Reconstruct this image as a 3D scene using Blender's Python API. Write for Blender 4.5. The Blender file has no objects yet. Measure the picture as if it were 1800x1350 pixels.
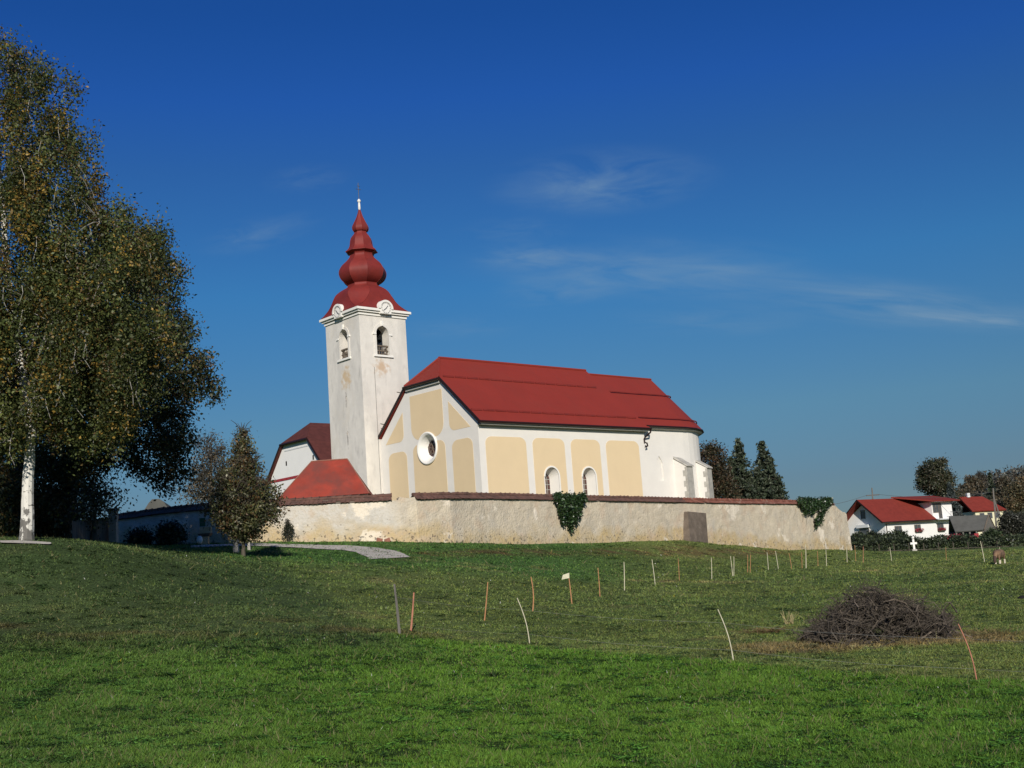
import bpy, math, random
import numpy as np
from mathutils import Matrix, Vector
R = math.radians
random.seed(7); rng = np.random.default_rng(7)
S = bpy.context.scene; COL = S.collection

# ---------------------------------------------------------------- camera, sky, sun, exposure
FPX, PITCH, ROLL, YAW = 2107.86, R(9.2615), R(4.0785), R(48.043)
cF = np.array([0, math.cos(PITCH), math.sin(PITCH)]); _r = np.array([1., 0, 0]); _u = np.array([0, -math.sin(PITCH), math.cos(PITCH)])
cR = math.cos(ROLL)*_r - math.sin(ROLL)*_u; cU = math.cos(ROLL)*_u + math.sin(ROLL)*_r
cC = np.array([0, 0, 1.6])
cam = bpy.data.cameras.new("camera"); camo = bpy.data.objects.new("camera", cam); COL.objects.link(camo); S.camera = camo
cam.sensor_width = 36; cam.lens = FPX/1800*36; cam.clip_start = .1; cam.clip_end = 20000
M = Matrix(((cR[0], cU[0], -cF[0], cC[0]), (cR[1], cU[1], -cF[1], cC[1]), (cR[2], cU[2], -cF[2], cC[2]), (0, 0, 0, 1)))
camo.matrix_world = M
SUN_EL, SUN_A = R(25), R(-5)           # the sun stands behind the camera; shadows run towards azimuth SUN_A
w = bpy.data.worlds.new("World"); S.world = w; w.use_nodes = True
nt = w.node_tree; bg = nt.nodes['Background']
sky = nt.nodes.new('ShaderNodeTexSky'); sky.sky_type = 'NISHITA'; sky.sun_disc = False
sky.sun_elevation = SUN_EL; sky.sun_rotation = math.pi+SUN_A
sky.air_density = 1.0; sky.dust_density = 0.3; sky.ozone_density = 3.0; sky.altitude = 300
bg.inputs[1].default_value = 0.075
tc = nt.nodes.new('ShaderNodeTexCoord')
def wn(t, **k):
    n = nt.nodes.new(t)
    for a, b in k.items(): setattr(n, a, b)
    return n
# thin cirrus: streaks of stretched noise on the sky's own direction vector
sep = wn('ShaderNodeSeparateXYZ'); nt.links.new(tc.outputs['Generated'], sep.inputs[0])
dv = wn('ShaderNodeMath', operation='MAXIMUM'); nt.links.new(sep.outputs[2], dv.inputs[0]); dv.inputs[1].default_value = .05
dx = wn('ShaderNodeMath', operation='DIVIDE'); nt.links.new(sep.outputs[0], dx.inputs[0]); nt.links.new(dv.outputs[0], dx.inputs[1])
dy = wn('ShaderNodeMath', operation='DIVIDE'); nt.links.new(sep.outputs[1], dy.inputs[0]); nt.links.new(dv.outputs[0], dy.inputs[1])
cmb = wn('ShaderNodeCombineXYZ'); nt.links.new(dx.outputs[0], cmb.inputs[0]); nt.links.new(dy.outputs[0], cmb.inputs[1])
def cloud(loc, scl, rot, seed):        # one elongated wisp: gaussian mask * noise
    mp = wn('ShaderNodeMapping'); mp.vector_type = 'TEXTURE'
    mp.inputs['Location'].default_value = (loc[0], loc[1], 0); mp.inputs['Rotation'].default_value = (0, 0, rot)
    mp.inputs['Scale'].default_value = (scl[0], scl[1], 1); nt.links.new(cmb.outputs[0], mp.inputs[0])
    ln = wn('ShaderNodeVectorMath', operation='LENGTH'); nt.links.new(mp.outputs[0], ln.inputs[0])
    mr = wn('ShaderNodeMapRange'); mr.interpolation_type = 'SMOOTHSTEP'
    mr.inputs[1].default_value = 1; mr.inputs[2].default_value = 0; nt.links.new(ln.outputs['Value'], mr.inputs[0])
    ml = wn('ShaderNodeVectorMath', operation='MULTIPLY'); nt.links.new(mp.outputs[0], ml.inputs[0]); ml.inputs[1].default_value = (1.2, 1.2, 1)
    ad = wn('ShaderNodeVectorMath', operation='ADD'); nt.links.new(ml.outputs[0], ad.inputs[0]); ad.inputs[1].default_value = (seed, seed*1.7, 0)
    no = wn('ShaderNodeTexNoise'); no.inputs['Scale'].default_value = 1.6; no.inputs['Detail'].default_value = 7; no.inputs['Roughness'].default_value = .55
    no.inputs['Distortion'].default_value = .5; nt.links.new(ad.outputs[0], no.inputs['Vector'])
    m2 = wn('ShaderNodeMapRange'); m2.inputs[1].default_value = .34; m2.inputs[2].default_value = .82; nt.links.new(no.outputs[0], m2.inputs[0])
    p = wn('ShaderNodeMath', operation='MULTIPLY'); nt.links.new(mr.outputs[0], p.inputs[0]); nt.links.new(m2.outputs[0], p.inputs[1])
    return p
def raypx(x, y):
    d = cF + (x-900)/FPX*cR - (y-675)/FPX*cU
    return d/d[1]
def skyxy(x, y):
    d = raypx(x, y); return d[0]/d[2], d[1]/d[2]
acc = None
for (x0, y0, x1, y1, wd, amp, sd) in ((820, 445, 1420, 505, .16, .5, 1), (1180, 478, 1860, 580, .13, .62, 2), (1560, 545, 1880, 578, .05, .5, 14), (860, 312, 1240, 335, .11, .5, 3),
                                  (860, 515, 1120, 505, .12, .25, 4), (1080, 545, 1420, 580, .12, .22, 5), (380, 400, 520, 425, .10, .22, 6),
                                  (480, 300, 600, 330, .05, .15, 8), (800, 400, 1010, 410, .06, .14, 9), (700, 565, 900, 590, .1, .15, 10), (840, 435, 1020, 470, .07, .4, 12)):
    a, b = skyxy(x0, y0), skyxy(x1, y1)
    L = math.hypot(b[0]-a[0], b[1]-a[1])/2*1.15
    p = cloud(((a[0]+b[0])/2, (a[1]+b[1])/2), (L, wd*3.0), math.atan2(b[1]-a[1], b[0]-a[0]), sd*3.7)
    q = wn('ShaderNodeMath', operation='MULTIPLY'); nt.links.new(p.outputs[0], q.inputs[0]); q.inputs[1].default_value = amp*1.5
    if acc is None: acc = q
    else:
        s = wn('ShaderNodeMath', operation='ADD'); nt.links.new(acc.outputs[0], s.inputs[0]); nt.links.new(q.outputs[0], s.inputs[1]); acc = s
hs = wn('ShaderNodeMix', data_type='RGBA', blend_type='MULTIPLY'); hs.inputs[0].default_value = 1
nt.links.new(sky.outputs[0], hs.inputs[6])
sr = wn('ShaderNodeValToRGB'); nrz = wn('ShaderNodeVectorMath', operation='NORMALIZE'); nt.links.new(tc.outputs['Generated'], nrz.inputs[0])
sz = wn('ShaderNodeSeparateXYZ'); nt.links.new(nrz.outputs[0], sz.inputs[0]); nt.links.new(sz.outputs[2], sr.inputs[0])
SKYR = [(0.0, [0.2943, 0.35550000000000004, 0.46440000000000003]), (0.065, [0.327, 0.395, 0.516]), (0.126, [0.372, 0.535, 0.636]), (0.241, [0.262, 0.632, 0.917]), (0.337, [0.22, 0.535, 0.961]), (0.388, [0.167, 0.498, 1.103]), (0.447, [0.133, 0.458, 1.045])]
while len(sr.color_ramp.elements) < len(SKYR): sr.color_ramp.elements.new(.5)
for e_, (z_, c_) in zip(sr.color_ramp.elements, SKYR): e_.position = z_
for e_, (z_, c_) in zip(sr.color_ramp.elements, SKYR): e_.position = z_; e_.color = (c_[0]*.92, c_[1], c_[2], 1)
nt.links.new(sr.outputs[0], hs.inputs[7])
mx = wn('ShaderNodeMix', data_type='RGBA'); nt.links.new(acc.outputs[0], mx.inputs[0]); nt.links.new(hs.outputs[2], mx.inputs[6])
mx.inputs[7].default_value = (2.6, 4.2, 6.0, 1); nt.links.new(mx.outputs[2], bg.inputs[0])
sl = bpy.data.lights.new("sun", 'SUN'); sl.energy = 4.7; sl.angle = R(.5); sl.color = (1, .93, .82)
so = bpy.data.objects.new("sun", sl); COL.objects.link(so)
sd = Vector((math.sin(SUN_A)*math.cos(SUN_EL), math.cos(SUN_A)*math.cos(SUN_EL), -math.sin(SUN_EL)))
so.rotation_euler = sd.to_track_quat('-Z', 'Y').to_euler(); so.location = (0, -20, 40)
S.view_settings.view_transform = 'Standard'; S.view_settings.look = 'None'; S.view_settings.exposure = 0; S.view_settings.gamma = 1
S.cycles.max_bounces = 6; S.cycles.transparent_max_bounces = 8

# ---------------------------------------------------------------- helpers
def Pp(x, y, D): return cC + raypx(x, y)*D
def tagk(o, label=None, cat=None, group=None, kind=None):
    if label: o['label'] = label
    if cat: o['category'] = cat
    if group: o['group'] = group
    if kind: o['kind'] = kind
    return o
def empty(name, loc=(0, 0, 0), rz=0, **k):
    o = bpy.data.objects.new(name, None); COL.objects.link(o); o.location = loc; o.rotation_euler = (0, 0, rz); o.empty_display_size = .3
    return tagk(o, **k)
def fast_mesh(name, v, f, mat, parent=None, col=None, smooth=False):
    """v (n,3) array, f (m,k) array"""
    v = np.asarray(v, np.float32); f = np.asarray(f, np.int32); me = bpy.data.meshes.new(name)
    m, k = f.shape
    me.vertices.add(len(v)); me.vertices.foreach_set('co', v.ravel())
    me.loops.add(m*k); me.loops.foreach_set('vertex_index', f.ravel())
    me.polygons.add(m); me.polygons.foreach_set('loop_start', np.arange(0, m*k, k, dtype=np.int32))
    me.polygons.foreach_set('loop_total', np.full(m, k, np.int32))
    me.polygons.foreach_set('use_smooth', np.full(m, smooth))
    me.update(calc_edges=True)
    if col is not None:
        a = me.color_attributes.new('Col', 'FLOAT_COLOR', 'POINT')
        c = np.ones((len(v), 4), np.float32); c[:, :3] = col; a.data.foreach_set('color', c.ravel())
    me.materials.append(mat)
    o = bpy.data.objects.new(name, me); COL.objects.link(o); o.parent = parent
    return o
class MB:
    def __init__(s): s.v = []; s.f = []
    def add(s, vs, fs):
        n = len(s.v); s.v += [tuple(map(float, a)) for a in vs]; s.f += [tuple(n+i for i in f) for f in fs]; return s
    def box(s, x0, x1, y0, y1, z0, z1):
        return s.add([(x0,y0,z0),(x1,y0,z0),(x1,y1,z0),(x0,y1,z0),(x0,y0,z1),(x1,y0,z1),(x1,y1,z1),(x0,y1,z1)],
              [(0,3,2,1),(4,5,6,7),(0,1,5,4),(1,2,6,5),(2,3,7,6),(3,0,4,7)])
    def hexa(s, b, t):      # bottom 4, top 4
        return s.add(list(b)+list(t), [(3,2,1,0),(4,5,6,7),(0,1,5,4),(1,2,6,5),(2,3,7,6),(3,0,4,7)])
    def prism(s, poly, a, b, axis):    # poly 2D extruded along axis from a to b
        n = len(poly)
        def mk(p, t): return (t, p[0], p[1]) if axis == 'x' else ((p[0], t, p[1]) if axis == 'y' else (p[0], p[1], t))
        s.add([mk(p, a) for p in poly]+[mk(p, b) for p in poly], [tuple(range(n))[::-1], tuple(range(n, 2*n))]+[(i, (i+1) % n, n+(i+1) % n, n+i) for i in range(n)])
        return s
    def slab(s, pts, th):   # planar polygon pts (3D) thickened along -normal
        p = [Vector(a) for a in pts]; nrm = (p[1]-p[0]).cross(p[2]-p[0]).normalized(); n = len(p)
        s.add(p+[q-nrm*th for q in p], [tuple(range(n)), tuple(range(n, 2*n))[::-1]]+[(i, n+i, n+(i+1) % n, (i+1) % n) for i in range(n)])
        return s
    def tube(s, pts, rad, seg=6, cap=True):
        pts = [Vector(p) for p in pts]; n = len(pts)
        if not hasattr(rad, '__len__'): rad = [rad]*n
        rings = []
        for i, p in enumerate(pts):
            t = (pts[min(i+1, n-1)]-pts[max(i-1, 0)]).normalized()
            a = t.orthogonal().normalized() if i == 0 else (a-t*a.dot(t)).normalized()
            b = t.cross(a)
            rings.append([p+(a*math.cos(2*math.pi*k/seg)+b*math.sin(2*math.pi*k/seg))*rad[i] for k in range(seg)])
        fs = [(i*seg+k, i*seg+(k+1) % seg, (i+1)*seg+(k+1) % seg, (i+1)*seg+k) for i in range(n-1) for k in range(seg)]
        if cap: fs += [tuple(range(seg))[::-1], tuple((n-1)*seg+k for k in range(seg))]
        return s.add([q for r_ in rings for q in r_], fs)
    def lathe(s, prof, c, seg=24, axis='z', cap=False):   # prof: (r, h)
        vs = []
        for (r_, h) in prof:
            for k in range(seg):
                a = 2*math.pi*k/seg
                if axis == 'z': vs.append((c[0]+r_*math.cos(a), c[1]+r_*math.sin(a), c[2]+h))
                elif axis == 'x': vs.append((c[0]+h, c[1]+r_*math.cos(a), c[2]+r_*math.sin(a)))
                else: vs.append((c[0]+r_*math.cos(a), c[1]+h, c[2]+r_*math.sin(a)))
        n = len(prof); fs = [(i*seg+k, i*seg+(k+1) % seg, (i+1)*seg+(k+1) % seg, (i+1)*seg+k) for i in range(n-1) for k in range(seg)]
        if cap: fs += [tuple(range(seg)), tuple((n-1)*seg+k for k in range(seg))]
        return s.add(vs, fs)
    def build(s, name, mat, parent=None, smooth=False, fix=True):
        me = bpy.data.meshes.new(name); me.from_pydata(s.v, [], s.f)
        if fix:
            import bmesh
            bm = bmesh.new(); bm.from_mesh(me); bmesh.ops.recalc_face_normals(bm, faces=bm.faces); bm.to_mesh(me); bm.free()
        me.materials.append(mat); me.polygons.foreach_set('use_smooth', [smooth]*len(me.polygons))
        o = bpy.data.objects.new(name, me); COL.objects.link(o); o.parent = parent
        return o
def cut(o, cutters):
    """boolean difference baked into the mesh"""
    tmp = []
    for c in cutters:
        me = bpy.data.meshes.new('t'); me.from_pydata(c.v, [], c.f)
        import bmesh
        bm = bmesh.new(); bm.from_mesh(me); bmesh.ops.recalc_face_normals(bm, faces=bm.faces); bm.to_mesh(me); bm.free()
        t = bpy.data.objects.new('t', me); COL.objects.link(t); t.parent = o.parent; tmp.append(t)
        m = o.modifiers.new('b', 'BOOLEAN'); m.operation = 'DIFFERENCE'; m.object = t; m.solver = 'EXACT'
    bpy.context.view_layer.update()
    dg = bpy.context.evaluated_depsgraph_get(); me = bpy.data.meshes.new_from_object(o.evaluated_get(dg))
    o.modifiers.clear(); nm = o.data.name; o.data = me; me.name = nm
    for t in tmp: bpy.data.objects.remove(t)
    return o
def arch(cx, hw, z0, ztop, n=14):   # arched outline in (h, z)
    zc = ztop-hw; p = [(cx-hw, z0), (cx+hw, z0)]
    return p+[(cx+hw*math.cos(a), zc+hw*math.sin(a)) for a in np.linspace(0, math.pi, n)]
def rrect(x0, x1, z0, z1, rtop, n=7):
    p = [(x0, z0), (x1, z0)]
    p += [(x1-rtop+rtop*math.cos(a), z1-rtop*.8+rtop*.8*math.sin(a)) for a in np.linspace(0, math.pi/2, n)]
    return p+[(x0+rtop+rtop*math.cos(a), z1-rtop*.8+rtop*.8*math.sin(a)) for a in np.linspace(math.pi/2, math.pi, n)]
# ---- value noise in numpy
_perm = rng.random((256, 256))
def vnoise(x, y, s=1.0, o=0):
    x = np.asarray(x)/s+o*17.3+1000; y = np.asarray(y)/s+o*9.1+1000
    xi = np.floor(x).astype(int); yi = np.floor(y).astype(int); fx = x-xi; fy = y-yi
    fx = fx*fx*(3-2*fx); fy = fy*fy*(3-2*fy); g = lambda a, b: _perm[a % 256, b % 256]
    return (g(xi, yi)*(1-fx)+g(xi+1, yi)*fx)*(1-fy)+(g(xi, yi+1)*(1-fx)+g(xi+1, yi+1)*fx)*fy
def fbm(x, y, s, o=0, n=3):
    return sum(vnoise(x, y, s/2**i, o+i)*.5**i for i in range(n))/sum(.5**i for i in range(n))

# ---------------------------------------------------------------- materials
def mat(name, base, rough=.85, var=.15, scale=3., bump=.0, bscale=30., spec=.3, detail=6, c2=None, stretch=(1, 1, 1), lo=.35, hi=.65, metal=0.0, coord='Object'):
    m = bpy.data.materials.new(name); m.use_nodes = True; n = m.node_tree; b = n.nodes['Principled BSDF']
    b.inputs['Roughness'].default_value = rough; b.inputs['Specular IOR Level'].default_value = spec; b.inputs['Metallic'].default_value = metal
    t = n.nodes.new('ShaderNodeTexCoord'); mp = n.nodes.new('ShaderNodeMapping'); mp.inputs['Scale'].default_value = stretch
    n.links.new(t.outputs[coord], mp.inputs[0])
    no = n.nodes.new('ShaderNodeTexNoise'); no.inputs['Scale'].default_value = scale; no.inputs['Detail'].default_value = detail; no.inputs['Roughness'].default_value = .62
    n.links.new(mp.outputs[0], no.inputs['Vector'])
    cr = n.nodes.new('ShaderNodeValToRGB'); cr.color_ramp.elements[0].position = lo; cr.color_ramp.elements[1].position = hi
    c2 = c2 or tuple(x*(1-var) for x in base); cr.color_ramp.elements[0].color = (*c2, 1); cr.color_ramp.elements[1].color = (*base, 1)
    n.links.new(no.outputs[0], cr.inputs[0]); n.links.new(cr.outputs[0], b.inputs['Base Color'])
    if bump:
        nb = n.nodes.new('ShaderNodeTexNoise'); nb.inputs['Scale'].default_value = bscale; nb.inputs['Detail'].default_value = 5
        n.links.new(mp.outputs[0], nb.inputs['Vector']); bp = n.nodes.new('ShaderNodeBump'); bp.inputs['Strength'].default_value = bump; bp.inputs['Distance'].default_value = .05
        n.links.new(nb.outputs[0], bp.inputs['Height']); n.links.new(bp.outputs[0], b.inputs['Normal'])
    m['ramp'] = cr.name
    return m
def layer(m, col, scale, lo, hi, stretch=(1, 1, 1), amt=1.0, detail=5, zr=None, off=0., dist=0., attr=False, ch=0):
    """mix another colour in where a noise exceeds lo..hi; zr=(z0,z1) fades it from full at z0 to none at z1"""
    n = m.node_tree; b = n.nodes['Principled BSDF']; src = b.inputs['Base Color'].links[0].from_socket
    t = n.nodes.new('ShaderNodeTexCoord'); mp = n.nodes.new('ShaderNodeMapping'); mp.inputs['Scale'].default_value = stretch; mp.inputs['Location'].default_value = (off, off*.7, off*.3)
    n.links.new(t.outputs['Object'], mp.inputs[0])
    no = n.nodes.new('ShaderNodeTexNoise'); no.inputs['Scale'].default_value = scale; no.inputs['Detail'].default_value = detail; no.inputs['Roughness'].default_value = .6
    no.inputs['Distortion'].default_value = dist
    n.links.new(mp.outputs[0], no.inputs['Vector'])
    val = no.outputs[0]
    mr = n.nodes.new('ShaderNodeMapRange'); mr.inputs[1].default_value = lo; mr.inputs[2].default_value = hi; mr.inputs[4].default_value = amt
    if zr:
        sp = n.nodes.new('ShaderNodeSeparateXYZ'); n.links.new(t.outputs['Object'], sp.inputs[0])
        zm = n.nodes.new('ShaderNodeMapRange'); zm.inputs[1].default_value = zr[0]; zm.inputs[2].default_value = zr[1]; zm.inputs[3].default_value = .22; zm.inputs[4].default_value = -.3
        if attr:
            at_ = n.nodes.new('ShaderNodeAttribute'); at_.attribute_name = 'Col'; n.links.new(at_.outputs['Color'], sp.inputs[0])
        n.links.new(sp.outputs[ch if attr else 2], zm.inputs[0]); ad = n.nodes.new('ShaderNodeMath'); n.links.new(zm.outputs[0], ad.inputs[0]); n.links.new(val, ad.inputs[1]); val = ad.outputs[0]
    n.links.new(val, mr.inputs[0])
    x = n.nodes.new('ShaderNodeMix'); x.data_type = 'RGBA'; n.links.new(mr.outputs[0], x.inputs[0]); n.links.new(src, x.inputs[6]); x.inputs[7].default_value = (*col, 1)
    n.links.new(x.outputs[2], b.inputs['Base Color']); return m
def blotch(m, centre, rad, col, amt=.8, nscale=4):
    """a stain of its own shape at a place on the object"""
    n = m.node_tree; b = n.nodes['Principled BSDF']; src = b.inputs['Base Color'].links[0].from_socket
    t = n.nodes.new('ShaderNodeTexCoord'); mp = n.nodes.new('ShaderNodeMapping'); mp.vector_type = 'TEXTURE'
    mp.inputs['Location'].default_value = centre; mp.inputs['Scale'].default_value = rad; n.links.new(t.outputs['Object'], mp.inputs[0])
    ln = n.nodes.new('ShaderNodeVectorMath'); ln.operation = 'LENGTH'; n.links.new(mp.outputs[0], ln.inputs[0])
    no = n.nodes.new('ShaderNodeTexNoise'); no.inputs['Scale'].default_value = nscale; no.inputs['Detail'].default_value = 6; n.links.new(t.outputs['Object'], no.inputs['Vector'])
    ma = n.nodes.new('ShaderNodeMath'); ma.operation = 'MULTIPLY_ADD'; n.links.new(no.outputs[0], ma.inputs[0]); ma.inputs[1].default_value = 2.2; n.links.new(ln.outputs['Value'], ma.inputs[2])
    mr = n.nodes.new('ShaderNodeMapRange'); mr.inputs[1].default_value = 2.0; mr.inputs[2].default_value = 1.35; mr.inputs[4].default_value = amt; n.links.new(ma.outputs[0], mr.inputs[0])
    x = n.nodes.new('ShaderNodeMix'); x.data_type = 'RGBA'; n.links.new(mr.outputs[0], x.inputs[0]); n.links.new(src, x.inputs[6]); x.inputs[7].default_value = (*col, 1)
    n.links.new(x.outputs[2], b.inputs['Base Color']); return m
def leafmat(name, trans=.3, rough=.5, mult=1.0, spec=.35):
    m = bpy.data.materials.new(name); m.use_nodes = True; n = m.node_tree; b = n.nodes['Principled BSDF']; o = n.nodes['Material Output']
    a = n.nodes.new('ShaderNodeAttribute'); a.attribute_name = 'Col'; n.links.new(a.outputs['Color'], b.inputs['Base Color'])
    b.inputs['Roughness'].default_value = rough; b.inputs['Specular IOR Level'].default_value = spec
    tr = n.nodes.new('ShaderNodeBsdfTranslucent'); n.links.new(a.outputs['Color'], tr.inputs[0])
    mxs = n.nodes.new('ShaderNodeMixShader'); mxs.inputs[0].default_value = trans
    n.links.new(b.outputs[0], mxs.inputs[1]); n.links.new(tr.outputs[0], mxs.inputs[2]); n.links.new(mxs.outputs[0], o.inputs[0])
    return m
LEAF = leafmat('leaves'); GLOSSY_LEAF = leafmat('ivy leaves', .1, .35, spec=.5); NEEDLE = leafmat('needles', .1, .6); GRASSM = leafmat('grass blades', .25, .6, spec=.2)
WHITE = mat('white limewash', (.75, .72, .66), var=.05, scale=1.2, bump=.1, bscale=9)
layer(WHITE, (.66, .64, .60), .35, .5, .8, amt=.5)
CREAM = mat('cream render', (.71, .56, .35), var=.04, scale=.8, bump=.06, bscale=20)
layer(CREAM, (.70, .56, .36), .5, .5, .75, amt=.5)
TOWER = mat('weathered limewash', (.72, .685, .62), var=.10, scale=1.5, bump=.12, bscale=7)
layer(TOWER, (.52, .50, .46), .7, .46, .72, stretch=(1, 1, .3), amt=.7)
layer(TOWER, (.42, .40, .37), 2.2, .56, .75, stretch=(1, 1, .35), amt=.6, off=3)
layer(TOWER, (.60, .52, .40), .5, .55, .7, stretch=(1, 1, .5), amt=.45, off=9)
TRIM = mat('white moulding', (.80, .78, .72), var=.04, scale=3)
GREYP = mat('grey soffit paint', (.42, .42, .38), var=.06)
STONE = mat('grey ashlar stone', (.46, .44, .39), var=.3, scale=3, bump=.3, bscale=12)
ROOF = mat('red metal roofing', (.245, .028, .017), rough=.7, var=.08, scale=.5, spec=.35)
layer(ROOF, (.19, .03, .02), 2.5, .5, .75, stretch=(1, .3, .3), amt=.35)
layer(ROOF, (.205, .032, .020), .4, .5, .8, amt=.6)
def rows(m, axis, per, strength=.35, dist=.03):
    n = m.node_tree; b = n.nodes['Principled BSDF']; t = n.nodes.new('ShaderNodeTexCoord'); wv = n.nodes.new('ShaderNodeTexWave')
    wv.wave_type = 'BANDS'; wv.bands_direction = axis; wv.wave_profile = 'SAW'; wv.inputs['Scale'].default_value = 1/per*.314159*1.0
    wv.inputs['Distortion'].default_value = .05
    n.links.new(t.outputs['Object'], wv.inputs['Vector']); bp = n.nodes.new('ShaderNodeBump'); bp.inputs['Strength'].default_value = strength; bp.inputs['Distance'].default_value = dist
    n.links.new(wv.outputs['Fac'], bp.inputs['Height']); n.links.new(bp.outputs[0], b.inputs['Normal'])
rows(ROOF, 'Z', .35, .3)
DOMEM = mat('red painted sheet metal', (.215, .027, .021), rough=.6, var=.25, scale=1.1, spec=.3)
layer(DOMEM, (.14, .03, .03), 1.6, .5, .75, stretch=(1, 1, .35), amt=.6)
TILE_DK = mat('dark old roof tiles', (.105, .030, .024), var=.3, scale=2, bump=.2)
rows(TILE_DK, 'Z', .3, .6)
CHAPELR = mat('bright red eternit roof', (.33, .050, .030), var=.3, scale=1.0, rough=.8)
layer(CHAPELR, (.15, .045, .035), .55, .42, .62, amt=.85, off=5)
layer(CHAPELR, (.10, .06, .045), 2.5, .62, .72, amt=.5, off=1)
DARK = mat('dark brown gutter metal', (.022, .010, .008), rough=.4, var=.1)
IRON = mat('grey iron', (.09, .09, .09), rough=.5, var=.2)
GOLD = mat('gilded ball', (.75, .73, .68), rough=.3, var=.1)
BLACK = mat('dark interior', (.012, .011, .010), var=.1)
GLASS = mat('leaded window glass', (.03, .022, .02), rough=.12, var=.5, scale=6, spec=.6, c2=(.11, .035, .025))
WINGL = mat('window glass', (.09, .10, .11), rough=.08, var=.3, scale=2, spec=.7)
WOODG = mat('weathered grey boards', (.19, .175, .155), var=.45, scale=4, stretch=(3, 3, .3), bump=.3)
WOODO = mat('orange brown stake wood', (.50, .25, .12), var=.3, scale=7)
WOODP = mat('pale stake wood', (.62, .58, .42), var=.25, scale=7)
WOODR = mat('reddish stake wood', (.50, .22, .14), var=.35, scale=7)
WALLM = mat('old lime plaster on rubble', (.62, .54, .41), var=.24, scale=1.3, bump=1.0, bscale=9, lo=.3, hi=.7)
layer(WALLM, (.53, .51, .465), .30, .40, .60, amt=.85, off=2, zr=(.0, 1.0), attr=True, ch=1)
layer(WALLM, (.40, .37, .32), 1.1, .54, .72, amt=.6, off=7)
layer(WALLM, (.47, .35, .17), .5, .42, .62, amt=.85, off=4, zr=(.1, 1.7), attr=True)
layer(WALLM, (.46, .42, .35), .6, .52, .70, amt=.5, off=44, stretch=(1, 1, .5))
layer(WALLM, (.40, .36, .29), 2.4, .54, .70, amt=.6, off=11)
layer(WALLM, (.30, .27, .22), 4.5, .82, .94, amt=.35, off=31, zr=(.3, 2.4), attr=True)
layer(WALLM, (.48, .41, .31), 1.7, .5, .62, amt=.45, off=51)
layer(WALLM, (.36, .31, .24), 8, .60, .68, amt=.5, off=61)
layer(WALLM, (.50, .38, .27), .9, .54, .66, amt=.5, off=71)
layer(WALLM, (.74, .66, .54), .55, .60, .64, amt=.8, off=21, detail=8)
layer(WALLM, (.07, .06, .05), 5.5, .80, .84, amt=.7, off=15, zr=(.2, 3.6), attr=True, detail=2)
TILE = mat('old clay coping tiles', (.16, .082, .062), var=.5, scale=2.5, bump=.4, c2=(.09, .052, .042))
layer(TILE, (.24, .21, .17), 5, .62, .74, amt=.5)
TILE_R = mat('newer red coping tiles', (.26, .10, .068), var=.5, scale=2.5, bump=.4)
layer(TILE_R, (.40, .33, .26), 3, .55, .7, amt=.5)
BARK = mat('grey brown bark', (.10, .085, .065), var=.45, scale=5, stretch=(1, 1, .3), bump=.5)
BIRCH = mat('white birch bark', (.66, .64, .58), var=.12, scale=3)
layer(BIRCH, (.06, .055, .05), 2.2, .62, .66, stretch=(1, 1, 3.5), amt=.95)
layer(BIRCH, (.06, .055, .05), 6, .62, .66, stretch=(1, 1, .6), amt=.85, zr=(0, 4.0))
TWIG = mat('grey brown dead branches', (.095, .078, .060), var=.6, scale=5, rough=.8)
TWIGL = mat('pale dead branches', (.20, .16, .12), var=.5, scale=5)
GRAVEL = mat('pale gravel', (.52, .48, .42), var=.25, scale=2, bump=.3, bscale=60)
PLASTER2 = mat('white house render', (.80, .79, .76), var=.04, scale=1)
PLASTG = mat('pale grey render', (.62, .64, .64), var=.06, scale=1)  # one even pale grey for trim, chimney, pickets and cottage wall
HROOF = mat('red clay house roof', (.21, .030, .019), var=.2, scale=1.5, rough=.8)
rows(HROOF, 'Z', .3, .4)
GREYROOF = mat('grey fibre cement roof', (.10, .10, .09), var=.25, scale=1, rough=.9)
YELL = mat('pale yellow render', (.66, .62, .42), var=.08)
GREENP = mat('green paint', (.03, .12, .06), var=.3)
REDP = mat('red paint', (.35, .04, .05), var=.3)
FLOWER = mat('red geraniums', (.32, .02, .05), var=.6, scale=9)
BRICK = mat('red bricks', (.30, .13, .09), var=.3, scale=5)
SLABM = mat('brown grey cement slab', (.17, .135, .105), var=.35, scale=2.2, bump=.35, bscale=8)
layer(SLABM, (.27, .24, .2), 6, .6, .7, amt=.5)
WOOL = mat('tan wool', (.25, .155, .09), var=.45, scale=6, bump=.5)
layer(WOOL, (.09, .06, .045), 1.6, .46, .56, amt=.85)
WOOLD = mat('dark brown wool', (.07, .045, .035), var=.3, scale=6)
WOOLW = mat('cream fur', (.62, .55, .45), var=.2)

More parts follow.
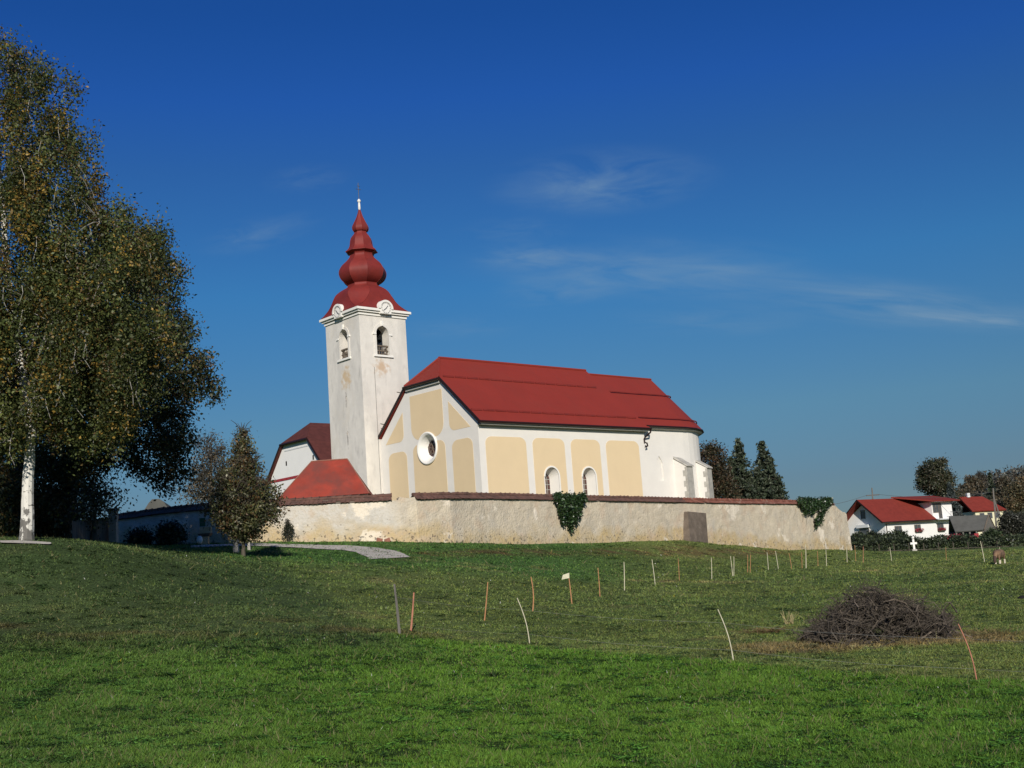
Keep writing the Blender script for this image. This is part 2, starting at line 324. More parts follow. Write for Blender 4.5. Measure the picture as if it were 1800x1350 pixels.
# ---------------------------------------------------------------- terrain
def horz(x):
    lo, hi = 600, 1500
    for _ in range(40):
        m_ = (lo+hi)/2
        if raypx(x, m_)[2] > 0: lo = m_
        else: hi = m_
    return lo
CT = [(900,1350,10.5),(0,1350,10),(1800,1350,8.9),(300,1200,20),(0,1200,20),(900,1200,19.5),(1400,1200,18),(1800,1200,15.5),
 (0,1112,28),(200,1114,28),(400,1110,28),(640,1105,28.5),(700,1113,30),(925,1133,28),(1289,1161,22),(1717,1195,17.5),(1540,1132,23),(1800,1120,24),
 (0,1040,33),(200,1050,33),(0,957,38),(100,958,38.5),(200,966,39.5),(290,973,42),(400,1050,36),(400,1000,43),(250,1010,37.5),
 (0,950,48),(100,950,50),(428,978,54),(340,966,52),(540,979,53),(625,989,50),(700,1002,46.5),(560,1020,42),(700,1050,38),(560,1065,34),(851,1090,31.5),(936,1075,35),
 (1005,1062,39),(1054,1049,42),(1097,1038,45),(1152,1030.5,48),(1194,1020,52),(1251,1019,52),(1289,1013,56),(1315,1007,60),(1351,1003,65),(1392,1000,69),
 (1437,995.5,75),(1489,989.5,82),(1567,986,85),(1731,989,60),(1757,991,72),(1663,986.7,80),
 (210,958,66),(350,957,63.5),(510,952,62),(620,951,62),(720,952,62.4),(800,955,64.5),
 (700,975,54.5),(800,985,54),(900,962,65),(900,984,56.5),(1000,957,71.5),(1000,985,61),(1100,955,76),(1100,982,67),(1212,950,82),(1210,982,73),(1250,957,85.5),(1300,984,77),
 (1330,961,90),(1440,965,100),(1487,967,103),(1450,984,90),(900,1010,48),(1100,1010,56),(900,1050,38),(1100,1065,36),(1300,1050,38),(1400,1030,48),
 (1500,1000,68),(1700,1000,58),(1500,1060,34),(1700,1050,36),(1800,1000,55),(1600,973,100),(1500,972,125),(1600,968.5,130),(1700,966,130),(1800,963,130),(1800,975,85)]
cp = np.array([Pp(*a) for a in CT])
O3 = Pp(843.5, 800, 75)
ex = np.array([math.sin(YAW), math.cos(YAW), 0]); ey = np.array([-math.cos(YAW), math.sin(YAW), 0])
def L2W(x, y, z): return np.array([O3[0], O3[1], 0])+ex*x+ey*y+np.array([0, 0, z])
extra = [(*L2W(x, y, z),) for x, y, z in ((2, 3, 4.8), (14, 3, 4.4), (24, 5, 4.0), (0, 14, 4.9), (10, 35, 5.0), (30, 30, 4.2), (-6, 12, 4.9))]
extra += [(-35, 70, 5.2), (-60, 60, 5.0), (-25, 50, 4.4), (-30, 90, 5.2), (-60, 110, 5), (0, 150, 4.2), (40, 160, 3.0), (80, 170, 2.6), (110, 190, 2.6), (-20, 5, .6), (20, 5, -.2), (-40, 20, 1.5), (60, 60, .6), (80, 90, .9),
          (0, -30, 0), (-80, -30, .5), (80, -30, -.5), (150, 100, 1), (-150, 100, 4), (60, 125, 1.6), (100, 130, .9)]
cp = np.vstack([cp, np.array(extra)])
def kern(d2): return np.sqrt(d2+9.0)
A = kern(((cp[:, None, :2]-cp[None, :, :2])**2).sum(2)); NC = len(cp)
Pm = np.hstack([np.ones((NC, 1)), cp[:, :2]/50]); K = np.zeros((NC+3, NC+3)); K[:NC, :NC] = A-np.eye(NC)*.6; K[:NC, NC:] = Pm; K[NC:, :NC] = Pm.T
Wt = np.linalg.solve(K, np.r_[cp[:, 2], 0, 0, 0])
def Hraw(x, y):
    x = np.atleast_1d(np.asarray(x, float)); y = np.atleast_1d(np.asarray(y, float)); out = np.empty(len(x))
    for i in range(0, len(x), 40000):
        a, b = x[i:i+40000], y[i:i+40000]
        out[i:i+40000] = kern((a[:, None]-cp[None, :, 0])**2+(b[:, None]-cp[None, :, 1])**2)@Wt[:NC]+Wt[NC]+Wt[NC+1]*a/50+Wt[NC+2]*b/50
    return out
def sstep(a, b, v): t = np.clip((v-a)/(b-a), 0, 1); return t*t*(3-2*t)
def H(x, y):
    x = np.atleast_1d(np.asarray(x, float)); y = np.atleast_1d(np.asarray(y, float)); r = np.hypot(x, y)
    near = Hraw(x, y); az = x/np.maximum(y, 1)
    far = 2.5+sstep(230, 700, r)*(10+8*fbm(x, y, 260, 3))*sstep(.14, .5, az)+sstep(260, 480, r)*13*sstep(.33, .40, az)*np.exp(-((r-520)/330)**2)\
        + sstep(300, 1500, r)*18*fbm(x, y, 500, 5)
    t = sstep(170, 290, r)*(y > 0)+sstep(60, 170, r)*(y <= 0)
    h = near*(1-t)+far*t
    return h+(fbm(x, y, 3.2, 8, 2)-.5)*.10*np.clip(r/30, .2, 1)
def Hs(x, y): return float(H(x, y)[0])
def G(px, py, d0=7, d1=260):
    """where the ray through a pixel meets the ground"""
    d = raypx(px, py); D = np.linspace(d0, d1, 2500); P_ = cC+d[None]*D[:, None]; g = P_[:, 2]-H(P_[:, 0], P_[:, 1]); i = np.argmax(g < 0)
    if g[i] >= 0: i = int(np.argmin(np.abs(g)))
    p = P_[i].copy(); p[2] = Hs(p[0], p[1]); return p

def line_d(x, y, pts):   # signed: positive where y beyond the polyline
    return y-np.interp(x, [p[0] for p in pts], [p[1] for p in pts])
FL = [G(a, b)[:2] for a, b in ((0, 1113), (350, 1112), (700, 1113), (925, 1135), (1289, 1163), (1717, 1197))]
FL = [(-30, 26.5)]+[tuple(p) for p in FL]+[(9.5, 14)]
BK = [G(a, b)[:2] for a, b in ((690, 981), (780, 974), (900, 971), (1000, 972), (1100, 970), (1210, 968), (1300, 972), (1400, 975))]
PILE = G(1540, 1128, 15, 40)
def ground_col(x, y):
    g = line_d(x, y, FL); n1 = fbm(x, y, 3.0, 1); n2 = fbm(x, y, .7, 2); n3 = fbm(x, y, 8., 4); n4 = fbm(x, y, 1.6, 9)
    lush = np.array([.082, .165, .022]); olive = np.array([.118, .160, .045]); moss = np.array([.066, .102, .034]); dry = np.array([.20, .155, .075]); brown = np.array([.115, .072, .036])
    mixv = sstep(-.7, .7, g+(n4-.5)*1.6)[:, None]
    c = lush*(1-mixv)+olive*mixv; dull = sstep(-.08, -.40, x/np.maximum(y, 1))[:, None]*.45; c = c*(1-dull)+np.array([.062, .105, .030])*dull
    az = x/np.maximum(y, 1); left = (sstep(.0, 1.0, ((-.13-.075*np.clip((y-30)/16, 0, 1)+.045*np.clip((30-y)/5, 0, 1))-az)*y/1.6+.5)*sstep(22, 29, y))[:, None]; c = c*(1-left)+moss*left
    lawn = (sstep(44, 52, y)*sstep(.12, .02, az))[:, None]; c = c*(1-lawn)+np.array([.068, .142, .034])*lawn
    d = np.clip((n1-.62)*5, 0, 1)*np.clip((n2-.35)*3, 0, 1); d = d*(mixv[:, 0]*.5+.12)*(1-.75*left[:, 0]); c = c*(1-d[:, None])+dry*d[:, None]
    # brown worn bank under the wall
    bx = [p[0] for p in BK]; by = [p[1] for p in BK]; bd = np.abs(y-np.interp(x, bx, by)); b = sstep(3.6, .8, bd)*sstep(bx[0]-.5, bx[0]+1, x)*sstep(bx[-1]+3, bx[-1]-2, x)*np.clip((n2-.25)*2.2, 0, 1)*.85
    c = c*(1-b[:, None])+brown*b[:, None]
    # dry ring round the brush pile
    pd = np.hypot((x-PILE[0])/2.6, (y-PILE[1]+.2)/1.3); b = sstep(1.45, .8, pd+(n2-.5)*.7)[:, None]*.9; c = c*(1-b)+dry*.95*b
    # tawny patches of the mound foot and worn spots
    mf = np.exp(-(g-.8)**2/3.0)*(az < -.05)*np.clip((n4-.45)*4, 0, 1)*.55; c = c*(1-mf[:, None])+brown*mf[:, None]
    far = sstep(180, 420, np.hypot(x, y))[:, None]; c = c*(1-far)+np.array([.07, .085, .05])*far
    n5 = fbm(x, y, 1.1, 21); return c*(.62+.5*n1[:, None]+.26*n5[:, None])*(.8+.4*n3[:, None])*np.stack([.9+.22*n3, np.ones(len(x)), np.ones(len(x))], 1)
# ground sheet: polar grid, fine in view
GRD = bpy.data.materials.new('meadow ground'); GRD.use_nodes = True; n = GRD.node_tree; b = n.nodes['Principled BSDF']; b.inputs['Roughness'].default_value = .95; b.inputs['Specular IOR Level'].default_value = .1
a = n.nodes.new('ShaderNodeAttribute'); a.attribute_name = 'Col'; t = n.nodes.new('ShaderNodeTexCoord')
no = n.nodes.new('ShaderNodeTexNoise'); no.inputs['Scale'].default_value = 7; no.inputs['Detail'].default_value = 9; no.inputs['Roughness'].default_value = .75; n.links.new(t.outputs['Object'], no.inputs['Vector'])
mr = n.nodes.new('ShaderNodeMapRange'); mr.inputs[1].default_value = .3; mr.inputs[2].default_value = .7; mr.inputs[3].default_value = .5; mr.inputs[4].default_value = 1.35; n.links.new(no.outputs[0], mr.inputs[0])
vm = n.nodes.new('ShaderNodeVectorMath'); vm.operation = 'SCALE'; n.links.new(a.outputs['Color'], vm.inputs[0]); n.links.new(mr.outputs[0], vm.inputs['Scale']); n.links.new(vm.outputs[0], b.inputs['Base Color'])
bp = n.nodes.new('ShaderNodeBump'); bp.inputs['Strength'].default_value = .8; bp.inputs['Distance'].default_value = .12; n.links.new(no.outputs[0], bp.inputs['Height']); n.links.new(bp.outputs[0], b.inputs['Normal'])
th = np.r_[np.linspace(-180, -34, 40)[:-1], np.linspace(-34, 34, 300), np.linspace(34, 180, 40)[1:]]; th = np.radians(th)
rr = np.r_[.5, 3, np.geomspace(6, 180, 330), np.geomspace(184, 3500, 70)]
TT, RR = np.meshgrid(th, rr); X = (RR*np.sin(TT)).ravel(); Y = (RR*np.cos(TT)).ravel()
Z = H(X, Y); nr, na = len(rr), len(th); i0 = (np.arange(nr-1)[:, None]*na+np.arange(na-1)[None]).ravel()
F = np.stack([i0, i0+1, i0+na+1, i0+na], 1)[:, ::-1]
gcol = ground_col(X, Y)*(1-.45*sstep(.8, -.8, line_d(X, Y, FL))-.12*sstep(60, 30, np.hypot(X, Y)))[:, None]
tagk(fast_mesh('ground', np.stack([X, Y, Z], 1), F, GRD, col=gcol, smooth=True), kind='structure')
core = MB(); core.add([(0, 0, Hs(0, 0))]+[(.5*math.sin(t_), .5*math.cos(t_), Hs(.5*math.sin(t_), .5*math.cos(t_))) for t_ in th[:-1]], [(0, i+1, (i+1) % (na-1)+1) for i in range(na-1)])
def drape(name, left, right, m, lift=.03, nseg=60, ncr=6, **k):
    """sheet over the ground between two px polylines"""
    Lp = np.array([G(*p)[:2] for p in left]); Rp = np.array([G(*p)[:2] for p in right])
    def res(P_):
        s = np.r_[0, np.cumsum(np.hypot(*np.diff(P_, axis=0).T))]; t_ = np.linspace(0, s[-1], nseg); return np.stack([np.interp(t_, s, P_[:, 0]), np.interp(t_, s, P_[:, 1])], 1)
    Lp, Rp = res(Lp), res(Rp); v = []
    for i in range(nseg):
        for j in range(ncr):
            q = Lp[i]+(Rp[i]-Lp[i])*j/(ncr-1)
            if j in (0, ncr-1): q = q+np.array([1, 1])*(vnoise(q[0], q[1], .5, 2)-.5)*.13
            v.append((q[0], q[1], 0))
    v = np.array(v); v[:, 2] = H(v[:, 0], v[:, 1])+lift; f = [(i*ncr+j, i*ncr+j+1, (i+1)*ncr+j+1, (i+1)*ncr+j) for i in range(nseg-1) for j in range(ncr-1)]
    return tagk(fast_mesh(name, v, np.array(f), m, smooth=True), **k)
drape('path', [(335, 963), (400, 960.5), (470, 961), (530, 964), (590, 967), (625, 971), (641, 978), (648, 984), (700, 981.5)],
      [(335, 959), (400, 957), (470, 956.5), (530, 958), (610, 960), (665, 964), (698, 970), (712, 976), (722, 980)], GRAVEL, kind='structure')
drape('pavement', [(0, 957), (40, 958), (90, 959)], [(0, 953), (45, 953.5), (90, 956)], GRAVEL, lift=.05, kind='structure')

# ---------------------------------------------------------------- grass (stuff)
def blades(n_pts, D0, D1, sc):
    u_ = rng.random(n_pts); D = D0*(D1/D0)**u_; az = rng.uniform(-.46, .46, n_pts); x = D*az; y = D.copy()
    kt = fbm(x, y, .30, 11, 2); k2 = fbm(x, y, .95, 15, 2); k3 = fbm(x, y, .11, 16, 2); k = kt*.35+k2*.2+k3*.45
    keep = rng.random(n_pts) < np.clip((k-.40)*7, .14, 1); x, y, D, kt, k2 = x[keep], y[keep], D[keep], kt[keep], k2[keep]; m_ = len(x)
    nc = 1500; cD = D0*(D1/D0)**rng.random(nc); ca = rng.uniform(-.46, .46, nc); ci_ = rng.integers(0, nc, m_); ros = rng.random(m_) < .10
    x = np.where(ros, cD[ci_]*ca[ci_]+rng.normal(0, .055, m_)*np.clip(cD[ci_]/14, 1, 2), x); y = np.where(ros, cD[ci_]+rng.normal(0, .055, m_)*np.clip(cD[ci_]/14, 1, 2), y); D = y.copy()
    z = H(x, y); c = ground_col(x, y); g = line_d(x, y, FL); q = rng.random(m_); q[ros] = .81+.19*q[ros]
    tall = .35+1.3*np.clip(kt-.3, 0, 1)+.7*np.clip(k2-.5, 0, 1)
    pd = np.hypot((x-PILE[0])/2.7, (y-PILE[1])/1.5); tall = tall*(1+1.2*sstep(1.4, .9, pd))
    h = rng.uniform(.020, .068, m_)*sc*tall*np.clip(D/14, .8, 4)**.55*(1-.35*sstep(-.5, .5, g)); wd = .0048*sc*np.clip(D/11, .8, 9)**.85*rng.uniform(.6, 1.7, m_)
    broad = q > .80; h[broad] *= .6; wd[broad] *= 2.2; h[ros] *= 1.5            # clover and plantain leaves among the grass
    tallb = q < .012; h[tallb] *= 2.3
    an = rng.uniform(0, 2*math.pi, m_); lean = rng.normal(0, .75, (m_, 2))*h[:, None]
    v = np.empty((m_, 3, 3), np.float32)
    dx_, dy_ = np.cos(an)*wd, np.sin(an)*wd
    v[:, 0] = np.stack([x-dx_, y-dy_, z-.01], 1); v[:, 1] = np.stack([x+dx_, y+dy_, z-.01], 1); v[:, 2] = np.stack([x+lean[:, 0], y+lean[:, 1], z+h], 1)
    up = broad; v[up, 0, 2] += h[up]*.7; v[up, 1, 2] += h[up]*.8; v[up, 2, 2] -= h[up]*.2; v[up, 2, :2] += np.stack([-np.sin(an[up]), np.cos(an[up])], 1)*wd[up, None]*1.6
    cc = c*rng.uniform(.55, 1.75, (m_, 1)); cc *= (.86+.35*k2)[:, None]
    s_ = q < .025; cc[s_] = np.array([.19, .175, .08])*rng.uniform(.6, 1.2, (s_.sum(), 1))
    s_ = (q > .05) & (q < .0508); cc[s_] = (.55, .55, .5)
    s_ = (q > .0508) & (q < .0512); cc[s_] = (.5, .4, .03)
    s_ = (q > .35) & (q < .5); cc[s_] *= np.array([1.25, 1.15, .8])
    cc[broad] *= np.array([.80, 1.0, .95]); cc[ros] *= (rng.uniform(.35, 1.25, nc)[ci_])[ros][:, None]
    cc = np.repeat(cc, 3, 0); return v.reshape(-1, 3), np.arange(m_*3).reshape(-1, 3), cc
v, f, c = blades(1300000, 8.2, 34, 1.0); tagk(fast_mesh('grass', v, f, GRASSM, col=c), kind='stuff', label='lush green meadow grass in the foreground', cat='grass')
v, f, c = blades(420000, 34, 105, 1.15); tagk(fast_mesh('grass', v, f, GRASSM, col=c), kind='stuff', label='short olive pasture grass beyond the stakes', cat='grass')

# ---------------------------------------------------------------- the church (local frame: x along the nave, y along the west front)
RZ = math.pi/2-YAW
ch = empty('church', (O3[0], O3[1], 0), RZ, label='white and cream church with red roof and a tall onion-domed bell tower', cat='church')
WN = 10.7
prof = [(0, 3), (WN, 3), (WN, 11.6), (7.25, 14.8), (3.45, 14.8), (0, 11.6)]
nave = MB().prism(prof, 0, 15.45, 'x').build('nave_wall', WHITE, ch)
WX = [6.08, 9.55]
def splay(cx, hw, z0, zt, hw2, d):
    m_ = MB(); a_ = arch(cx, hw, z0, zt); b_ = arch(cx-.0, hw2, z0+.1, zt-.32); n_ = len(a_)
    m_.add([(p[0], -.3, p[1]) for p in a_]+[(p[0], 0.02, p[1]) for p in a_]+[(p[0], d, p[1]) for p in b_],
           [tuple(range(n_)), tuple(range(2*n_, 3*n_))]+[(k*n_+i, k*n_+(i+1) % n_, (k+1)*n_+(i+1) % n_, (k+1)*n_+i) for k in (0, 1) for i in range(n_)])
    return m_
cuts = [splay(cx, .62, 6.0, 8.75, .42, .72) for cx in WX]
rcut = MB().lathe([(1.0, -.5), (1.0, .05), (.98, .06), (.56, .50)], (0, 5.28, 10.57), 40, 'x', cap=True)
cut(nave, cuts+[rcut])
for cx in WX:
    wdw = MB().prism(arch(cx, .44, 6.0, 8.45), .70, .74, 'y').build('window', GLASS, ch)
    m_ = MB()
    for z_ in np.arange(6.3, 8.2, .34): m_.box(cx-.42, cx+.42, .675, .695, z_, z_+.03)
    for x_ in (-.14, .14): m_.box(cx+x_-.015, cx+x_+.015, .66, .674, 6.1, 8.3)
    m_.build('window_bars', GREYP, wdw)
    a_ = arch(cx, .62, 6.0, 8.75); o_ = arch(cx, .72, 6.0, 8.85); m_ = MB(); n_ = len(a_)
    m_.add([(p[0], -.05, p[1]) for p in a_]+[(p[0], -.05, p[1]) for p in o_]+[(p[0], .0, p[1]) for p in o_]+[(p[0], .02, p[1]) for p in a_],
           [(k*n_+i, k*n_+i+1, ((k+1) % 4)*n_+i+1, ((k+1) % 4)*n_+i) for k in range(4) for i in range(1, n_-1)])
    m_.build('window_frame', TRIM, wdw)
# round window
rw = MB().lathe([(.60, 0), (.0001, .0)], (.46, 5.28, 10.57), 30, 'x').build('round_window', GLASS, ch)
m_ = MB()
for k in range(3):
    a_ = k*math.pi/3+.3; m_.tube([(.43, 5.28-.54*math.cos(a_), 10.57-.54*math.sin(a_)), (.43, 5.28+.54*math.cos(a_), 10.57+.54*math.sin(a_))], .028, 5)
m_.lathe([(.30, -.03), (.36, -.03), (.36, .0), (.30, .0)], (.44, 5.28, 10.57), 20, 'x'); m_.build('window_tracery', TWIGL, rw)
MB().lathe([(1.0, .03), (1.07, .0), (1.10, -.06), (1.05, -.11), (.98, -.11), (.94, -.06), (.89, -.06), (.86, 0), (.80, .08), (.70, .22), (.64, .30), (.60, .40), (.55, .45)], (0, 5.28, 10.57), 40, 'x').build('window_surround', TRIM, rw, smooth=True)
# cream panels, each a thin field on the wall
pcuts = [splay(cx, .72, 5.0, 8.85, .72, .5) for cx in WX]
for (x0, x1, wi) in ((.52, 3.98, None), (4.55, 7.45, 0), (8.03, 10.83, 1), (11.42, 14.78, None)):
    p_ = MB().prism(rrect(x0, x1, 4.5, 10.68, .55), -.012, .004, 'y').build('wall_panel', CREAM, nave)
    if wi is not None: cut(p_, [pcuts[wi]])
rc2 = MB().lathe([(1.1, -.5), (1.1, .5)], (0, 5.28, 10.57), 40, 'x', cap=True)
for (y0, y1, zt) in ((.62, 2.72, 10.72), (3.42, 6.9, 10.95), (7.62, 9.72, 10.72)):
    p_ = MB().prism(rrect(y0, y1, 4.5, zt, .6), -.012, .004, 'x').build('wall_panel', CREAM, nave)
    if y0 == 3.42: cut(p_, [rc2])
def rcorner(cx, cz, r_, a0, a1, n=7): return [(cx+r_*math.cos(a), cz+r_*math.sin(a)) for a in np.linspace(a0, a1, n)]
up = [(3.45, 14.28), (3.45, 12.1)]+rcorner(4.3, 12.1, .85, math.pi, 1.5*math.pi)[1:]+rcorner(6.1, 12.1, .85, 1.5*math.pi, 2*math.pi)+[(6.95, 14.3)]
p_ = MB().prism(up, -.012, .004, 'x').build('wall_panel', CREAM, nave); cut(p_, [rc2])
for s_ in (1, -1):
    f_ = lambda y: y if s_ == 1 else WN-y
    tri = [(.72, 11.38), (2.25, 11.38)]+rcorner(2.35, 11.88, .5, -math.pi/2, 0)+[(2.85, 13.35)]
    MB().prism([(f_(a), b_) for a, b_ in tri], -.012, .004, 'x').build('wall_panel', CREAM, nave)
# presbytery and apse
ax, R1 = 19.9, 4.98
pl = [(15.3, .18), (ax, .18)]+[(ax+R1*math.sin(a)*1.02, 5.35-5.17*math.cos(a)) for a in np.linspace(0, math.pi, 25)[1:-1]]+[(ax, 10.52), (15.3, 10.52)]
apse = MB().prism(pl, 3, 11.75, 'z').build('apse_wall', WHITE, ch)
lanc = [(16.72, 7.9), (17.38, 7.9), (17.38, 9.15), (17.28, 9.4), (17.05, 9.68), (16.82, 9.4), (16.72, 9.15)]
cut(apse, [MB().prism(lanc, -.5, .27, 'y')])
# eaves: soffit, gutter, roofs
def rz_(y): return 11.62+.896*(y+.4)
T = .14
rf = MB()
rf.slab([(-.14, -.4, rz_(-.4)), (15.75, -.4, rz_(-.4)), (15.55, 5.35, 16.77), (1.52, 5.35, 16.77), (-.14, 3.43, rz_(3.43))], T)
rf.slab([(15.75, WN+.4, rz_(-.4)), (-.14, WN+.4, rz_(-.4)), (-.14, WN-3.43, rz_(3.43)), (1.52, 5.35, 16.77), (15.55, 5.35, 16.77)], T)
rf.slab([(-.18, WN-3.43, rz_(3.43)), (-.18, 3.43, rz_(3.43)), (1.50, 5.35, 16.76)], T)
roof = rf.build('roof', ROOF, ch)
rp = MB(); ez = 11.86; tip = Vector((22.8, 5.35, 16.5)); re_ = [(15.6, -.14, ez), (ax, -.14, ez)]+[(ax+5.5*math.sin(a)*1.02, 5.35-5.49*math.cos(a), ez) for a in np.linspace(0, math.pi, 13)[1:-1]]+[(ax, 10.84, ez), (15.6, 10.84, ez)]
rp.slab([re_[0], re_[1], (ax, 5.35, 16.5), (15.6, 5.35, 16.5)], .12)
rp.slab([re_[-2], re_[-1], (15.6, 5.35, 16.5), (ax, 5.35, 16.5)], .12)
for i in range(1, len(re_)-2):
    p0, p1 = Vector(re_[i]), Vector(re_[i+1]); q = (ax, 5.35, 16.5) if False else tip
    rp.slab([p0, p1, tip], .10)
rp.slab([re_[1], tuple(tip), (ax, 5.35, 16.5)], .12); rp.slab([re_[-2], (ax, 5.35, 16.5), tuple(tip)], .12)
roof2 = rp.build('apse_roof', ROOF, ch, fix=True)
m_ = MB(); m_.tube([(1.45, 5.35, 16.80), (15.5, 5.35, 16.80)], .09, 6); m_.tube([(15.6, 5.35, 16.53), (22.8, 5.35, 16.53)], .08, 6)
m_.tube([(-.17, 3.43, 15.07), (1.5, 5.35, 16.8)], .07, 6); m_.tube([(-.17, WN-3.43, 15.07), (1.5, 5.35, 16.8)], .07, 6); m_.build('ridge_cap', ROOF, roof)
def nrm_off(y): return rz_(y)+.06
for nm_, yy, xa, xb in (('snow_guard', .45, -.1, 15.4), ('snow_guard', 3.45, .2, 15.4)):
    m_ = MB(); x_ = xa
    while x_ < xb-.9: m_.box(x_, x_+.93, yy-.03, yy+.03, rz_(yy)+.015, rz_(yy)+.13); x_ += 1.03
    m_.build(nm_, DOMEM, roof)
for fr_ in (.13, .63):
    m_ = MB(); P_ = []
    for i in range(0, len(re_)-9):
        p0 = Vector(re_[i]); q0 = Vector((15.6, 5.35, 16.5)) if i == 0 else tip; e_ = p0.lerp(q0, fr_); out_ = (p0-Vector((ax, 5.35, p0.z))); out_ = Vector((0, -1, 0)) if i <= 1 else out_.normalized(); P_.append(e_+out_*.07+Vector((0, 0, .08)))
    m_.tube(P_, .05, 4); m_.build('snow_guard', DOMEM, roof2)
m_ = MB(); m_.box(-.02, 15.5, -.36, -.05, 11.38, 11.48); m_.box(-.02, 15.5, -.05, .003, 11.30, 11.48); m_.box(-.02, 15.5, WN+.05, WN+.36, 11.38, 11.48)
m_.box(-.15, -.02, 3.5, WN-3.5, 14.68, 14.90); m_.build('soffit', GREYP, ch)
m_ = MB(); inner = [(x_*1 if k else x_, y_) for k, (x_, y_) in enumerate([(p[0], p[1]) for p in re_])]
for i in range(len(re_)-1):
    a_, b_ = Vector(re_[i]), Vector(re_[i+1]); cen = Vector((ax, 5.35, 0))
    def inn(p):
        if p.x <= ax: return Vector((p.x, .14 if p.y < 5 else 10.56, p.z))
        d_ = Vector((p.x-ax, p.y-5.35, 0)); return Vector((ax, 5.35, p.z))+d_*(1-.42/d_.length)
    lo = Vector((0, 0, -.30)); hi_ = Vector((0, 0, -.13)); ia, ib = inn(a_), inn(b_)
    oa = a_.lerp(Vector((ia.x, ia.y, a_.z)), .12); ob = b_.lerp(Vector((ib.x, ib.y, b_.z)), .12)
    m_.hexa([oa+lo*.72, ob+lo*.72, ib+lo, ia+lo], [oa+hi_, ob+hi_, ib+hi_, ia+hi_])
m_.build('apse_soffit', GREYP, ch)
gt = MB(); gt.tube([(-.18, -.44, 11.54), (15.75, -.44, 11.54)], .09, 8); gt.tube([(-.18, WN+.44, 11.54), (15.75, WN+.44, 11.54)], .09, 8)
gt.tube([(-.26, 3.4, 14.93), (-.26, WN-3.4, 14.93)], .09, 8); gt.build('gutter', DARK, ch)
gt = MB(); gt.tube([(p[0], p[1]-.05 if p[0] <= ax else p[1], p[2]-.08) for p in re_], .08, 8); gt.build('gutter', DARK, ch)
dp = MB(); dp.tube([(15.72, -.46, 11.5), (15.7, -.42, 11.3), (15.5, .02, 10.95), (15.35, -.08, 10.85), (15.35, -.09, 10.6), (15.55, -.12, 10.55), (15.6, -.12, 10.35), (15.35, -.12, 10.28)], .06, 7); dp.build('downpipe', DARK, ch)
for s_ in (0, 1):
    rk = MB(); f_ = (lambda y: y) if s_ == 0 else (lambda y: WN-y)
    rk.hexa([(-.20, f_(-.42), rz_(-.42)-.2), (-.14, f_(-.42), rz_(-.42)-.2), (-.14, f_(3.45), rz_(3.45)-.2), (-.20, f_(3.45), rz_(3.45)-.2)],
            [(-.20, f_(-.42), rz_(-.42)+.03), (-.14, f_(-.42), rz_(-.42)+.03), (-.14, f_(3.45), rz_(3.45)+.03), (-.20, f_(3.45), rz_(3.45)+.03)])
    rk.build('verge_board', DARK, ch)
for yy in (WN-3.0, WN-.9): rk = MB(); rk.tube([(-.2, yy, rz_(WN-yy)+.02), (-.2, yy+.38, rz_(WN-yy)+.13)], .03, 5); rk.build('snow_hook', DARK, roof)
# buttresses of the apse
def buttress(cx, cy, ang, ln, wd, zt, zo):
    e = bpy.data.objects.new('buttress', None)
    d_ = Vector((math.cos(ang), math.sin(ang))); n2 = Vector((-d_.y, d_.x)); c0 = Vector((cx, cy))
    def pt(a, s, z): q = c0+d_*a+n2*s; return (q.x, q.y, z)
    m_ = MB(); m_.add([pt(-.3, -wd, 3), pt(ln, -wd, 3), pt(ln, wd, 3), pt(-.3, wd, 3), pt(-.3, -wd, zt), pt(ln, -wd, zo), pt(ln, wd, zo), pt(-.3, wd, zt)],
       [(3,2,1,0),(4,5,6,7),(0,1,5,4),(1,2,6,5),(2,3,7,6),(3,0,4,7)])
    b_ = m_.build('buttress', WHITE, ch)
    m_ = MB()    # stone quoins on the outer face and edges, laid 8 mm proud, and weathered cap slabs
    z_ = 4.0; k = 0
    while z_ < zo-.1:
        h_ = .42 if k % 2 else .34; e_ = .34 if k % 2 else .16
        m_.hexa([pt(ln-e_, -wd-.008, z_), pt(ln+.008, -wd-.008, z_), pt(ln+.008, wd+.008, z_), pt(ln-e_, wd+.008, z_)],
                [pt(ln-e_, -wd-.008, min(z_+h_, zo-.03)), pt(ln+.008, -wd-.008, min(z_+h_, zo-.03)), pt(ln+.008, wd+.008, min(z_+h_, zo-.03)), pt(ln-e_, wd+.008, min(z_+h_, zo-.03))]); z_ += h_; k += 1
    m_.build('quoins', STONE, b_)
    m_ = MB(); m_.hexa([pt(-.1, -wd-.06, zt-.03), pt(ln+.1, -wd-.06, zo-.03), pt(ln+.1, wd+.06, zo-.03), pt(-.1, wd+.06, zt-.03)],
                       [pt(-.1, -wd-.02, zt+.1), pt(ln+.1, -wd-.02, zo+.06), pt(ln+.1, wd+.02, zo+.06), pt(-.1, wd+.02, zt+.1)]); m_.build('cap_stone', STONE, b_)
buttress(19.0, .18, R(-82), 1.0, .40, 9.6, 8.85)
buttress(ax+4.9*math.sin(R(22)), 5.35-5.1*math.cos(R(22)), R(-74), .95, .40, 9.5, 8.8)
